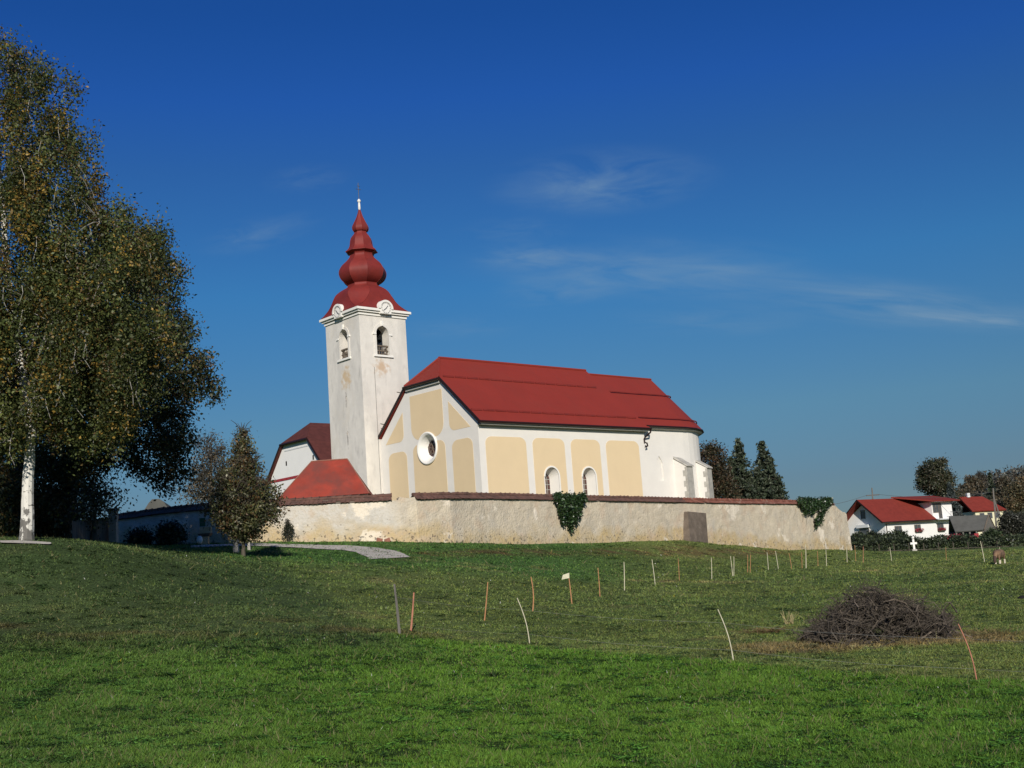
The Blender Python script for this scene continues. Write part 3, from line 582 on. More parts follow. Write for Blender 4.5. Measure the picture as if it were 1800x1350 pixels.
# ---- bell tower
tx0, tx1, ty0, ty1 = -1.27, 2.76, 10.6, 14.88; tcx, tcy = (tx0+tx1)/2, (ty0+ty1)/2
blotch(TOWER, (tcx-.3, ty0, 17.0), (.75, .8, .7), (.52, .36, .22), .8, 3); blotch(TOWER, (tx0, tcy-.2, 16.5), (.8, .75, 1.0), (.56, .40, .22), .8, 3)
blotch(TOWER, (tx0, tcy-.05, 15.0), (.5, .12, .7), (.25, .22, .2), .7, 5); blotch(TOWER, (tx0, tcy-.0, 12.2), (.5, .12, .9), (.25, .22, .2), .7, 5)
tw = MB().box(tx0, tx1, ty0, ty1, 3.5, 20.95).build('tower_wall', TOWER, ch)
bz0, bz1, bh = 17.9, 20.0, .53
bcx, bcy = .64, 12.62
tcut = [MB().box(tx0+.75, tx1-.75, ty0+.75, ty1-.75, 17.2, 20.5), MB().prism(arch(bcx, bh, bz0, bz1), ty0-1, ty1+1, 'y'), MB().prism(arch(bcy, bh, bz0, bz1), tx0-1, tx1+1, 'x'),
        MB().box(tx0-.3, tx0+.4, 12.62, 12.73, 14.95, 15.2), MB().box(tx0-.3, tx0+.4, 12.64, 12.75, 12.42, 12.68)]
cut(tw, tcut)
INNER = mat('shade-darkened brick of the bell chamber', (.085, .06, .042), var=.4, scale=4); tw.data.materials.append(INNER)  # brick coloured dark: the chamber's shade is put into the material
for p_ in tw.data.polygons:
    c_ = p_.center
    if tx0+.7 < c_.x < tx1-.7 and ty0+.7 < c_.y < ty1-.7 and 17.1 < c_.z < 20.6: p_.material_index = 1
m_ = MB(); m_.lathe([(.001, .62), (.12, .6), (.2, .5), (.24, .25), (.36, .02), (.38, 0), (.3, 0), (.001, .1)], (tcx-.1, tcy, 18.7), 18); m_.build('bell', IRON, tw, smooth=True)
m_ = MB(); m_.box(tx0+.75, tx1-.75, tcy-.1, tcy+.1, 19.34, 19.54); m_.build('bell_beam', BARK, tw)
for axis in 'xy':
    cc_ = bcx if axis == 'y' else bcy; f0 = ty0 if axis == 'y' else tx0
    a_ = arch(cc_, bh, bz0, bz1, 18); o_ = arch(cc_, bh+.2, bz0, bz1+.2, 18); n_ = len(a_); m_ = MB()
    mk = (lambda p, d: (p[0], f0-d, p[1])) if axis == 'y' else (lambda p, d: (f0-d, p[0], p[1]))
    m_.add([mk(p, .05) for p in a_]+[mk(p, .04) for p in o_]+[mk(p, -.01) for p in o_]+[mk(p, -.02) for p in a_],
           [(k*n_+i, k*n_+(i+1) % n_, ((k+1) % 4)*n_+(i+1) % n_, ((k+1) % 4)*n_+i) for k in range(4) for i in range(n_) if i != 0])
    bw = m_.build('belfry_window', TOWER, tw)
    m_ = MB()   # keystone, imposts and sill
    def bx(a0, a1, d0, d1, z0, z1): m_.box(a0, a1, f0-d1, f0-d0, z0, z1) if axis == 'y' else m_.box(f0-d1, f0-d0, a0, a1, z0, z1)
    bx(cc_-.07, cc_+.07, .0, .1, bz1+.02, bz1+.36); m_.build('keystone', TRIM, bw); m_ = MB()
    bx(cc_-bh-.3, cc_-bh-.02, .0, .085, bz1-bh-.12, bz1-bh); m_.build('impost', TRIM, bw); m_ = MB(); bx(cc_+bh+.02, cc_+bh+.3, .0, .085, bz1-bh-.12, bz1-bh); m_.build('impost', TRIM, bw); m_ = MB(); bx(cc_-bh-.28, cc_+bh+.28, .0, .12, bz0-.14, bz0-.005)
    m_.build('window_sill', TRIM, bw)
    m_ = MB()
    bx(cc_-bh, cc_+bh, -.22, -.1, bz0+.0, bz0+.09); bx(cc_-bh, cc_+bh, -.22, -.1, bz0+.30, bz0+.38); bx(cc_-bh, cc_+bh, -.24, -.08, bz0+.64, bz0+.74)
    for lv in (0.09, .38):
        for k in range(5):
            c_ = cc_-bh+.11+k*(2*bh-.22)/4; zz = bz0+lv; hh = .21 if lv < .2 else .26
            q = (c_, f0+.16, zz) if axis == 'y' else (f0+.16, c_, zz)
            m_.lathe([(.03, 0), (.065, hh*.3), (.03, hh*.6), (.05, hh)], q, 8)
    m_.build('balustrade', TWIGL, bw)
# pilaster line and lightning wire
MB().tube([(.72-.9, ty0-.03, 4), (-.2, ty0-.03, 17.0)], .012, 4).build('lightning_wire', IRON, tw)
# cornice rings
m_ = MB()
def ringbox(off, z0, z1, w_=.5):
    x0, x1, y0, y1 = tx0-off, tx1+off, ty0-off, ty1+off
    m_.add([(x0,y0,z0),(x1,y0,z0),(x1,y1,z0),(x0,y1,z0),(x0,y0,z1),(x1,y0,z1),(x1,y1,z1),(x0,y1,z1)], [(0,3,2,1),(4,5,6,7),(0,1,5,4),(1,2,6,5),(2,3,7,6),(3,0,4,7)])
ringbox(.08, 20.70, 20.82); ringbox(.20, 20.90, 21.02); ringbox(.32, 21.03, 21.20)
cor = m_.build('cornice', TRIM, tw)
cut(tw, [])
for axis in 'xy':
    cc_ = .88 if axis == 'y' else 13.2
    cc_ = tcx+.1 if axis == 'y' else tcy
    f0 = ty0 if axis == 'y' else tx0
    def semi(r_, z0, n=16): return [(cc_-r_, z0), (cc_+r_, z0)]+[(cc_+r_*math.cos(a), 21.15+r_*math.sin(a)) for a in np.linspace(0, math.pi, n)]
    hood = MB(); a_ = [(cc_+.47*math.cos(a), 21.24+.47*math.sin(a)) for a in np.linspace(-.05, math.pi+.05, 18)]; o_ = [(cc_+.62*math.cos(a), 21.24+.62*math.sin(a)) for a in np.linspace(-.05, math.pi+.05, 18)]; n_ = 18
    mk = (lambda p, d: (p[0], f0-d, p[1])) if axis == 'y' else (lambda p, d: (f0-d, p[0], p[1]))
    hood.add([mk(p, .40) for p in a_]+[mk(p, .40) for p in o_]+[mk(p, -.8) for p in o_]+[mk(p, .0) for p in a_], [(k*n_+i, k*n_+i+1, ((k+1) % 4)*n_+i+1, ((k+1) % 4)*n_+i) for k in range(4) for i in range(n_-1)]+[(0, n_, 2*n_, 3*n_), (n_-1, 4*n_-1, 3*n_-1, 2*n_-1)])
    hood.build('clock_hood', TRIM, tw)
    cl = MB(); (cl.box(cc_-.46, cc_+.46, f0-.345, f0-.05, 20.86, 21.27) if axis == 'y' else cl.box(f0-.345, f0-.05, cc_-.46, cc_+.46, 20.86, 21.27)); cl.lathe([(.0001, -.355), (.42, -.355), (.42, -.33)], (cc_, f0, 21.27) if axis == 'y' else (f0, cc_, 21.27), 28, 'y' if axis == 'y' else 'x')
    co = cl.build('clock_face', TRIM, tw)
    hd = MB(); hd.tube([mk((cc_+.37*math.cos(a), 21.27+.37*math.sin(a)), .362) for a in np.linspace(0, 2*math.pi, 30)], .008, 4)
    for k in range(12):
        a = k*math.pi/6; p0, p1 = (cc_+.33*math.cos(a), 21.27+.33*math.sin(a)), (cc_+.40*math.cos(a), 21.27+.40*math.sin(a)); hd.tube([mk(p0, .362), mk(p1, .362)], .014, 4)
    hd.build('clock_dial_marks', IRON, co)
    hd = MB(); hd.tube([mk((cc_, 21.27), .385), mk((cc_+.15, 21.45), .385)], .022, 4); hd.build('hour_hand', IRON, co)
    hd = MB(); hd.tube([mk((cc_, 21.27), .40), mk((cc_-.26, 21.08), .40)], .016, 4); hd.build('minute_hand', IRON, co)
# dome: octagonal rings, square at the eaves
PR = [(21.20, 3.22, 1), (21.27, 3.22, 1), (21.42, 2.98, .9), (21.70, 2.66, .62), (22.05, 2.42, .35), (22.40, 2.24, .12), (22.73, 2.03, 0), (23.05, 1.62, 0), (23.28, 1.22, 0), (23.42, 1.13, 0), (23.52, 1.13, 0), (23.58, 1.22, 0), (23.72, 1.42, 0),
      (23.95, 1.63, 0), (24.29, 1.75, 0), (24.62, 1.70, 0), (24.98, 1.47, 0), (25.25, 1.18, 0), (25.5, .96, 0), (25.67, .87, 0), (25.80, .88, 0), (25.90, .98, 0), (25.97, 1.17, 0), (26.04, 1.17, 0), (26.14, 1.04, 0), (26.36, .89, 0), (26.6, .83, 0),
      (26.83, .80, 0), (27.08, .71, 0), (27.31, .53, 0), (27.45, .45, 0), (27.52, .44, 0), (27.58, .53, 0), (27.72, .60, 0), (27.90, .60, 0), (28.09, .52, 0), (28.4, .36, 0), (28.79, .19, 0), (29.1, .10, 0), (29.25, .05, 0)]
def smooth_prof(P_):
    out = []
    for i in range(len(P_)-1):
        out.append(P_[i])
        a_, b_ = P_[max(i-1, 0)], P_[i]; c_, d_ = P_[i+1], P_[min(i+2, len(P_)-1)]
        t_ = .5; out.append(tuple(.5*(2*b_[k]+(c_[k]-a_[k])*t_+(2*a_[k]-5*b_[k]+4*c_[k]-d_[k])*t_*t_+(-a_[k]+3*b_[k]-3*c_[k]+d_[k])*t_**3) for k in range(3)))
    return out+[P_[-1]]
m_ = MB(); vs = []
pp = smooth_prof(smooth_prof(PR))
for (z_, r_, sq) in pp:
    sq = min(max(sq, 0), 1); s_ = r_/math.sqrt(2)*1.02
    for k in range(8):
        a = math.pi/8+k*math.pi/4; o_ = (r_*math.cos(a), r_*math.sin(a)); q = (math.copysign(s_*(1 if abs(o_[0]) > abs(o_[1]) else .94), o_[0]), math.copysign(s_*(1 if abs(o_[1]) > abs(o_[0]) else .94), o_[1]))
        vs.append((tcx+o_[0]*(1-sq)+q[0]*sq, tcy+o_[1]*(1-sq)+q[1]*sq, z_))
m_.add(vs, [(i*8+k, i*8+(k+1) % 8, (i+1)*8+(k+1) % 8, (i+1)*8+k) for i in range(len(pp)-1) for k in range(8)]+[tuple(range(8))])
dome = m_.build('onion_dome', DOMEM, ch)
m_ = MB()
for k in range(8):
    m_.tube([tuple(Vector(vs[i*8+k])+Vector((math.cos(math.pi/8+k*math.pi/4), math.sin(math.pi/8+k*math.pi/4), 0))*.005) for i in range(8, len(pp))], .012, 4)
m_.build('dome_seams', DOMEM, dome)
m_ = MB(); m_.lathe([(.05, 29.2), (.10, 29.3), (.085, 29.7), (.05, 29.76), (.11, 29.82), (.145, 29.9), (.11, 29.98), (.04, 30.05), (.02, 30.08)], (tcx, tcy, 0), 14)
m_.build('finial', GOLD, dome, smooth=True)
m_ = MB(); m_.tube([(tcx, tcy, 30.0), (tcx, tcy, 31.3)], .025, 5); m_.tube([(tcx-.22, tcy, 30.8), (tcx+.22, tcy, 30.8)], .022, 5); m_.tube([(tcx-.13, tcy, 31.05), (tcx+.13, tcy, 31.05)], .02, 5); m_.build('cross', IRON, dome)

# small chapel roof in front of the tower
cpos = Pp(576, 875, 73); cz = cpos[2]
chp = empty('chapel', (cpos[0], cpos[1], 0), R(2), label='low chapel under a bright red hipped roof at the foot of the bell tower', cat='chapel')
hw, hd_, zr, ze = 2.72, 1.9, Pp(580, 812, 74)[2], cz-.05
m_ = MB(); m_.hexa([(-hw, -hd_, ze), (hw, -hd_, ze), (hw, hd_, ze), (-hw, hd_, ze)], [(-hw*.9, -hd_*.94, ze+.02), (hw*.9, -hd_*.94, ze+.02), (hw*.9, hd_*.94, ze+.02), (-hw*.9, hd_*.94, ze+.02)]) if False else None
m_.add([(-hw, -hd_, ze), (hw, -hd_, ze), (hw, hd_, ze), (-hw, hd_, ze), (-.88, 0, zr), (1.3, 0, zr)], [(0, 1, 5, 4), (1, 2, 5), (2, 3, 4, 5), (3, 0, 4), (0, 3, 2, 1)])
cr_ = m_.build('roof', CHAPELR, chp); m_ = MB(); m_.tube([(-.88, 0, zr), (1.3, 0, zr)], .05, 5); m_.tube([(-.88, 0, zr), (-hw, -hd_, ze)], .04, 5); m_.tube([(1.3, 0, zr), (hw, -hd_, ze)], .04, 5); m_.build('ridge_tiles', BRICK, cr_)
MB().box(-hw+.25, hw-.25, -hd_+.25, hd_-.25, ze-3.2, ze-.02).build('wall', WHITE, chp)

# rectory behind the tower, to the left
rec = empty('rectory', tuple(L2W(6, 31.4, 0)), RZ, label='white gabled building with dark red half-hipped roof left of the bell tower', cat='house')
hwr = 4.75
MB().prism([(-hwr, 4), (hwr, 4), (hwr, 11.6), (2.1, 14.55), (-2.1, 14.55), (-hwr, 11.6)], 0, 16, 'x').build('wall', PLASTER2, rec)
m_ = MB()
rt = .16
for s_ in (1, -1):
    q = [(-.25, s_*(hwr+.35), 11.35), (16.2, s_*(hwr+.35), 11.35), (15, 0, 16.32), (1.5, 0, 16.32), (-.25, s_*2.15, 14.70)]
    m_.slab(q if s_ < 0 else q[::-1], rt)
m_.slab([(-.28, 2.15, 14.7), (-.28, -2.15, 14.7), (1.5, 0, 16.33)], rt); rr_ = m_.build('roof', TILE_DK, rec)
m_ = MB()
for s_ in (1, -1): m_.tube([(-.28, s_*(hwr+.37), 11.25), (-.28, s_*2.12, 14.62)], .09, 4)
m_.tube([(-.33, -2.2, 14.58), (-.33, 2.2, 14.58)], .1, 5); m_.build('verge_board', DARK, rec)
MB().box(-.04, -.005, -hwr, hwr, 11.5, 11.72).build('string_course', REDP, rec)
for y_ in (1.75, -2.6): MB().prism(arch(y_, .09, 12.75, 13.15), -.02, .02, 'x').build('window', BLACK, rec)
MB().prism([(-2.6, 14.0), (2.0, 14.0), (2.0, 14.1), (-2.6, 14.1)], -.03, -.002, 'x').build('moulding', PLASTG, rec)

# ---------------------------------------------------------------- churchyard wall
def DR(x): u_ = (x-900)/FPX; L_ = (65*u_+3.02)/(.629-.777*u_); return 65+.777*L_
WP = [(200, 67, 915, 1), (280, 65.5, 904, 1), (350, 64, 897.5, 1), (430, 63, 892.5, 1), (508, 62.4, 888.5, 1), (600, 62.2, 884.2, 1), (655, 62.2, 881.6, 1), (700, 62.4, 879.2, 1), (702, 62.4, 874, 0), (729, 62.8, 873, 0), (731, 62.8, 878.2, 1), (790, 64.3, 877, 1)]
for x_, y_ in ((850, 877.2), (900, 878), (960, 879), (1031, 880.4), (1120, 882), (1209, 883.8), (1300, 885.6), (1405, 886.7), (1445, 886.9), (1466, 886.9)): WP.append((x_, DR(x_), y_, 1))
WP += [(1474, DR(1474), 893, 0), (1481, DR(1481), 899, 0), (1488, DR(1488), 903, 0)]
pts3 = [Pp(a, c_, b_) for a, b_, c_, d_ in WP]
wall = empty('churchyard_wall', tuple(pts3[0][:2])+(0,), 0, label='long weathered churchyard wall with clay tile coping in front of the church', cat='wall')
w0 = Vector((pts3[0][0], pts3[0][1], 0))
ctr = []; 
for i in range(len(pts3)-1):
    a_, b_ = pts3[i], pts3[i+1]; L_ = math.hypot(b_[0]-a_[0], b_[1]-a_[1]); k = max(1, int(L_/.3))
    for j in range(k): ctr.append((*(a_+(b_-a_)*j/k), WP[i][3]))
ctr.append((*pts3[-1], 0)); ctr = np.array(ctr)
tang = np.gradient(ctr[:, :2], axis=0); tang /= np.linalg.norm(tang, axis=1)[:, None]+1e-9
for _ in range(3): tang[1:-1] = (tang[:-2]+tang[1:-1]*2+tang[2:])/4
tang /= np.linalg.norm(tang, axis=1)[:, None]; fn = np.stack([tang[:, 1], -tang[:, 0]], 1)   # towards the camera
NH = 16; s_arc = np.r_[0, np.cumsum(np.hypot(*np.diff(ctr[:, :2], axis=0).T))]
gz = H(ctr[:, 0], ctr[:, 1])-.5; v = []
for i in range(len(ctr)):
    for j in range(NH+1):
        t_ = j/NH; z_ = gz[i]+(ctr[i, 2]-gz[i])*t_; bat = (1-t_)*.18; rg = (vnoise(s_arc[i], z_, 1.3, 3)-.5)*.06+(vnoise(s_arc[i], z_, .3, 5)-.5)*.035+(vnoise(s_arc[i], z_*3, .6, 6)-.5)*.02
        if j == NH: z_ += 0 if ctr[i, 3] else (vnoise(s_arc[i], 0, .5, 7)-.5)*.2
        q = ctr[i, :2]+fn[i]*(bat+rg); v.append((q[0], q[1], z_))
    for j in (1, 0):
        q = ctr[i, :2]-fn[i]*.6; v.append((q[0], q[1], ctr[i, 2] if j else gz[i]-1))
NV = NH+3; v = np.array(v)-np.array([w0.x, w0.y, 0]); f = [(i*NV+j, (i+1)*NV+j, (i+1)*NV+j+1, i*NV+j+1) for i in range(len(ctr)-1) for j in range(NV-1)]
hc_ = np.zeros((len(v), 3)); hc_[:, 0] = v[:, 2]-np.repeat(gz+.5, NV); hc_[:, 1] = np.repeat(np.clip((s_arc-16.5)/3.5, 0, 1), NV)
wm = fast_mesh('masonry', v, np.array(f), WALLM, wall, smooth=False, col=hc_)
e_ = (len(ctr)-1)*NV; me = wm.data
MB().add([tuple(v[e_+j]) for j in range(NV)], [tuple(range(NV))]).build('end_face', WALLM, wall)
# coping: two pitches of clay tiles with ridge tiles
def coping(i0, i1, m, name):
    mb = MB(); rd = random.Random(i0)
    s0, s1 = s_arc[i0], s_arc[i1]; k = int((s1-s0)/.24)
    for j in range(k):
        s_ = s0+(j+.5)*(s1-s0)/k; P_ = [np.interp(s_, s_arc, ctr[:, q]) for q in range(3)]; tg = Vector((np.interp(s_, s_arc, tang[:, 0]), np.interp(s_, s_arc, tang[:, 1]), 0)).normalized(); nn = Vector((tg.y, -tg.x, 0))
        base = Vector((P_[0]-w0.x, P_[1]-w0.y, P_[2]))
        for side in (1, -1):
            for row in range(3):
                if rd.random() < .02: continue
                a0 = -.3*1+(.48-.17*row)*side if side == 1 else -.3-.45+.16*row; 
                if side == 1: o0, o1 = .16-.17*row, -.06-.17*row
                else: o0, o1 = -.76+.16*row, -.54+.16*row
                z0 = .015+.095*row+rd.uniform(-.012, .012); z1 = z0+.125; hwid = .115; jt = rd.uniform(-.015, .015)
                A_ = base+nn*(o0+jt)+Vector((0, 0, z0)); B_ = base+nn*o1+Vector((0, 0, z1)); ncol = 4
                vs_ = []
                for q in range(ncol+1):
                    u_ = -1+2*q/ncol; hmp = .03*(1-u_*u_)
                    vs_ += [A_+tg*u_*hwid+Vector((0, 0, hmp)), B_+tg*u_*hwid+Vector((0, 0, hmp)), A_+tg*u_*hwid+Vector((0, 0, hmp-.022)) ]
                mb.add(vs_, [(3*q, 3*q+3, 3*q+4, 3*q+1) for q in range(ncol)]+[(3*q+2, 3*q+5, 3*q+3, 3*q) for q in range(ncol)])
    k = int((s1-s0)/.42)
    for j in range(k):
        s_ = s0+(j+.5)*(s1-s0)/k; P_ = [np.interp(s_, s_arc, ctr[:, q]) for q in range(3)]; tg = Vector((np.interp(s_, s_arc, tang[:, 0]), np.interp(s_, s_arc, tang[:, 1]), 0)).normalized(); nn = Vector((tg.y, -tg.x, 0))
        c_ = Vector((P_[0]-w0.x, P_[1]-w0.y, P_[2]))-nn*.3+Vector((0, 0, .30+rd.uniform(-.015, .015)))
        mb.tube([c_-tg*.22, c_+tg*.19, c_+tg*.2, c_+tg*.24], [.085, .10, .125, .125], 7)
    o = mb.build(name, m, wall)
    # mortar bed under the tiles
    mb = MB(); 
    for i in range(i0, i1):
        f0, f1 = Vector((*fn[i], 0)), Vector((*fn[i+1], 0)); c0 = Vector(tuple(ctr[i, :3]))-w0; c1 = Vector(tuple(ctr[i+1, :3]))-w0
        mb.add([c0+f0*.06+Vector((0,0,-.01)), c0-f0*.3+Vector((0,0,.295)), c0-f0*.66+Vector((0,0,-.01)), c1+f1*.06+Vector((0,0,-.01)), c1-f1*.3+Vector((0,0,.295)), c1-f1*.66+Vector((0,0,-.01))], [(0, 3, 4, 1), (1, 4, 5, 2)])
    mb.build('mortar_bed', SLABM, o)
def idx(px_):
    best = None
    for i in range(len(ctr)):
        u_ = 900+FPX*np.dot(np.array(ctr[i, :3])-cC, cR)/np.dot(np.array(ctr[i, :3])-cC, cF)
        if u_ <= px_+.5: best = i
    return best
coping(0, idx(699), TILE, 'tile_coping'); coping(idx(731), idx(1205), TILE, 'tile_coping'); coping(idx(1205), idx(1466), TILE_R, 'tile_coping')
# leaning slab on the wall
def wallpt(px_, py_, off=0):
    i = idx(px_); u_ = ctr[i]; P_ = Pp(px_, py_, 1)
    # intersect the pixel ray with the local wall plane
    d = raypx(px_, py_); n3 = np.array([fn[i][0], fn[i][1], 0]); t_ = ((np.array([u_[0], u_[1], 0])-cC)@n3+off)/(d@n3); return cC+d*t_
sl0 = wallpt(1208, 957, .0); 
a_, b_, c_, d_ = wallpt(1214, 960, .85), wallpt(1245, 962, .6), wallpt(1241, 902, .3), wallpt(1209, 899, .35)
fnn = Vector((*fn[idx(1220)], 0)); mb = MB()
mb.hexa([Vector(a_)-fnn*1.0+Vector((0, 0, -.5)), Vector(a_)+Vector((0, 0, -.5)), Vector(b_)+Vector((0, 0, -.8)), Vector(b_)-fnn*.9+Vector((0, 0, -.8))], [Vector(d_)-fnn*.5, Vector(d_), Vector(c_), Vector(c_)-fnn*.5])
mb.v = [tuple(Vector(q)-w0) for q in mb.v]; o = mb.build('leaning_slab', SLABM, wall); o['label'] = 'brown grey cement buttress slab'

# ---------------------------------------------------------------- foliage tools
def leaves_arr(cent, n_each, spread, size, pal, prob, up=0.0, aspect=1.0, shade=.35):
    """clump centres (k,3) -> quads; each leaf small, random; returns v,f,c"""
    cent = np.asarray(cent); k = len(cent); N = int(k*n_each); idx_ = rng.integers(0, k, N)
    off = rng.normal(0, 1, (N, 3))*np.asarray(spread); p = cent[idx_]+off
    a = rng.normal(0, 1, (N, 3)); a /= np.linalg.norm(a, axis=1)[:, None]; b_ = rng.normal(0, 1, (N, 3)); b_ -= a*(a*b_).sum(1)[:, None]; b_ /= np.linalg.norm(b_, axis=1)[:, None]
    s_ = size*rng.uniform(.45, 1.45, N)[:, None]
    v = np.stack([p-a*s_, p-b_*s_*.55*aspect, p+a*s_, p+b_*s_*.55*aspect], 1).reshape(-1, 3)
    cl = rng.choice(len(pal), k, p=prob); ownc = rng.choice(len(pal), N, p=prob); useo = rng.random(N) < .4
    ci = np.where(useo, ownc, cl[idx_]); col = np.asarray(pal)[ci]*rng.uniform(.6, 1.4, N)[:, None]*rng.uniform(.6, 1.45, k)[idx_][:, None]  # random brightness per clump imitates lit and shaded foliage
    return v, np.arange(N*4).reshape(-1, 4), np.repeat(col, 4, 0)
def shell_pts(c, r, n, inner=.35):
    d = rng.normal(0, 1, (n, 3)); d /= np.linalg.norm(d, axis=1)[:, None]; rad = rng.uniform(inner**2, 1, n)**.5
    return np.asarray(c)+d*rad[:, None]*np.asarray(r)
def limb(mb, a, b, r0, r1, sag=.12, n=6, wob=.05, seg=5):
    a, b = Vector(a), Vector(b); L_ = (b-a).length; pts = []
    w1 = Vector((random.uniform(-1, 1), random.uniform(-1, 1), random.uniform(-1, 1)))*L_*wob
    for i in range(n):
        t_ = i/(n-1); q = a.lerp(b, t_)+w1*math.sin(t_*math.pi)+Vector((0, 0, sag*L_*math.sin(t_*math.pi))); pts.append(q)
    mb.tube(pts, [r0+(r1-r0)*i/(n-1) for i in range(n)], seg); return pts
def tree(name, label, cat, base, trunk, tr, lobes, leaf, pal, prob, bark, spread=(.35, .35, .3), per=70, matl=None, group=None, nlimb=.35, twigs=False, hang=0, tw=.9, limbmat=None, zlow=.5):
    """trunk: list of offsets from base; lobes: (centre offset, radii, clumps)"""
    base = Vector(base); root = empty(name, tuple(base), 0, label=label, cat=cat, group=group); mb = MB()
    tp = [Vector(t_) for t_ in trunk]; rad = [tr*(1-.85*i/(len(tp)-1)) for i in range(len(tp))]; rad[0] = tr*1.15
    fine = []; fr = []
    for i in range(len(tp)-1):
        for j in range(4): fine.append(tp[i].lerp(tp[i+1], j/4)+Vector((random.uniform(-1, 1), random.uniform(-1, 1), 0))*tr*.12); fr.append(rad[i]+(rad[i+1]-rad[i])*j/4)
    fine.append(tp[-1]); fr.append(rad[-1]); mb.tube(fine, fr, 10); mb.tube([tp[0]-Vector((0, 0, .6)), tp[0]+Vector((0, 0, .3))], [tr*1.5, tr*1.1], 10)
    mtr = mb; mb = MB() if limbmat else mtr; C_ = []
    if isinstance(lobes, np.ndarray):
        C_ = [lobes]; hubs = lobes[rng.choice(len(lobes), 26, replace=False)]; hl = []
        for h_ in hubs:
            cand = [p for p in fine if zlow < p.z < h_[2]+.5] or [min(fine, key=lambda p: abs(p.z-zlow))]; hub = min(cand, key=lambda p: abs((Vector(h_)-p).xy.length-.75*(h_[2]-p.z)-.3)+.25*(Vector(h_)-p).length); hl.append(limb(mb, hub, Vector(h_), tr*.26, tr*.07, sag=.08, seg=6))
        for p in lobes[rng.random(len(lobes)) < nlimb]:
            q = min(hl, key=lambda l: (l[-1]-Vector(p)).length); st = min(q[2:], key=lambda l: (l-Vector(p)).length); limb(mb, st, Vector(p), tr*.055, tr*.02, n=4, seg=3)
            if hang and random.random() < .6: e = Vector(p); mb.tube([e, e+Vector((random.uniform(-.15, .15), 0, -hang*.5)), e+Vector((random.uniform(-.2, .2), 0, -hang))], [.010, .008, .004], 3)
        lobes = []
    for c_, r_, k in lobes:
        q = shell_pts(c_, r_, k); C_.append(q)
        hub = min(fine, key=lambda p: (p-Vector(c_)+Vector((0, 0, max(r_)*.6))).length)
        mp_ = limb(mb, hub, Vector(c_), tr*.32, tr*.15)
        for p in q[rng.random(k) < nlimb]:
            st = random.choice(mp_[2:]); e = Vector(p); pr = limb(mb, st, e, tr*.10, tr*.03, n=5, seg=4)
            if twigs:
                for _ in range(5):
                    d_ = Vector((random.uniform(-1, 1), random.uniform(-1, 1), random.uniform(0, 1.4)))*tw; mb.tube([pr[-2], pr[-2]+d_*.6+Vector((0, 0, .1)), pr[-2]+d_*1.1], [.022, .015, .008], 3)
            if hang and random.random() < .5:
                mb.tube([e, e+Vector((random.uniform(-.15, .15), 0, -hang*.5)), e+Vector((random.uniform(-.2, .2), 0, -hang))], [.012, .009, .005], 3)
    mtr.build('trunk', bark, root)
    if limbmat: mb.build('branches', limbmat, root, fix=False)
    C_ = np.vstack(C_)
    v, f, c = leaves_arr(C_, per, spread, leaf, pal, prob); fast_mesh('crown', v, f, matl or LEAF, root, col=c)
    return root
def in_poly(x, y, poly):
    r_ = np.zeros(len(x), bool); j = len(poly)-1
    for i in range(len(poly)):
        xi, yi = poly[i]; xj, yj = poly[j]; c_ = ((yi > y) != (yj > y)) & (x < (xj-xi)*(y-yi)/(yj-yi+1e-9)+xi); r_ ^= c_; j = i
    return r_
def edge_d(x, y, poly):
    d = np.full(len(x), 1e9)
    for i in range(len(poly)):
        a = np.array(poly[i], float); b_ = np.array(poly[(i+1) % len(poly)], float); ab = b_-a; t_ = np.clip(((x-a[0])*ab[0]+(y-a[1])*ab[1])/(ab@ab+1e-9), 0, 1)
        d = np.minimum(d, np.hypot(x-a[0]-ab[0]*t_, y-a[1]-ab[1]*t_))
    return d
def outline_clumps(base, poly, D, thick, n, full=90, gap=.35, gs=26, dens=None, free=None, rag=0):
    """clump centres filling a crown whose outline (seen from the meadow) is poly; depth swells away from the outline"""
    P_ = np.array(poly); x = rng.uniform(P_[:, 0].min(), P_[:, 0].max(), n*4); y = rng.uniform(P_[:, 1].min(), P_[:, 1].max(), n*4)
    k = in_poly(x, y, poly); x, y = x[k], y[k]; e = edge_d(x, y, poly); gp_ = gap(x, y) if callable(gap) else gap; k = (fbm(x, y, gs, 14, 2) > gp_*(1-.25*np.clip(e/full, 0, 1))) & (e > rag*(fbm(x, y, 34, 19, 2)-.32)*2); x, y, e = x[k][:n], y[k][:n], e[k][:n]
    if free is not None:     # keep the main stem partly clear of leaves
        tx = np.interp(y, [p[1] for p in free], [p[0] for p in free]); kk = (np.abs(x-tx) > 13) | (rng.random(len(x)) < .25); x, y, e = x[kk], y[kk], e[kk]
    dep = thick*np.sqrt(np.clip(e/full, .02, 1))*rng.uniform(-1, 1, len(x)); out = []
    for a, b_, c_ in zip(x, y, dep): out.append(rel(base, a, b_, D+c_))
    return np.array(out)
def rel(base, px_, py_, D): p = Pp(px_, py_, D); return (p[0]-base[0], p[1]-base[1], p[2]-base[2])
BRANCHM = mat('grey birch branches', (.40, .38, .34), var=.5, scale=3)
GR = [(.062, .080, .024), (.095, .108, .030), (.24, .155, .03), (.12, .080, .03), (.045, .06, .020)]
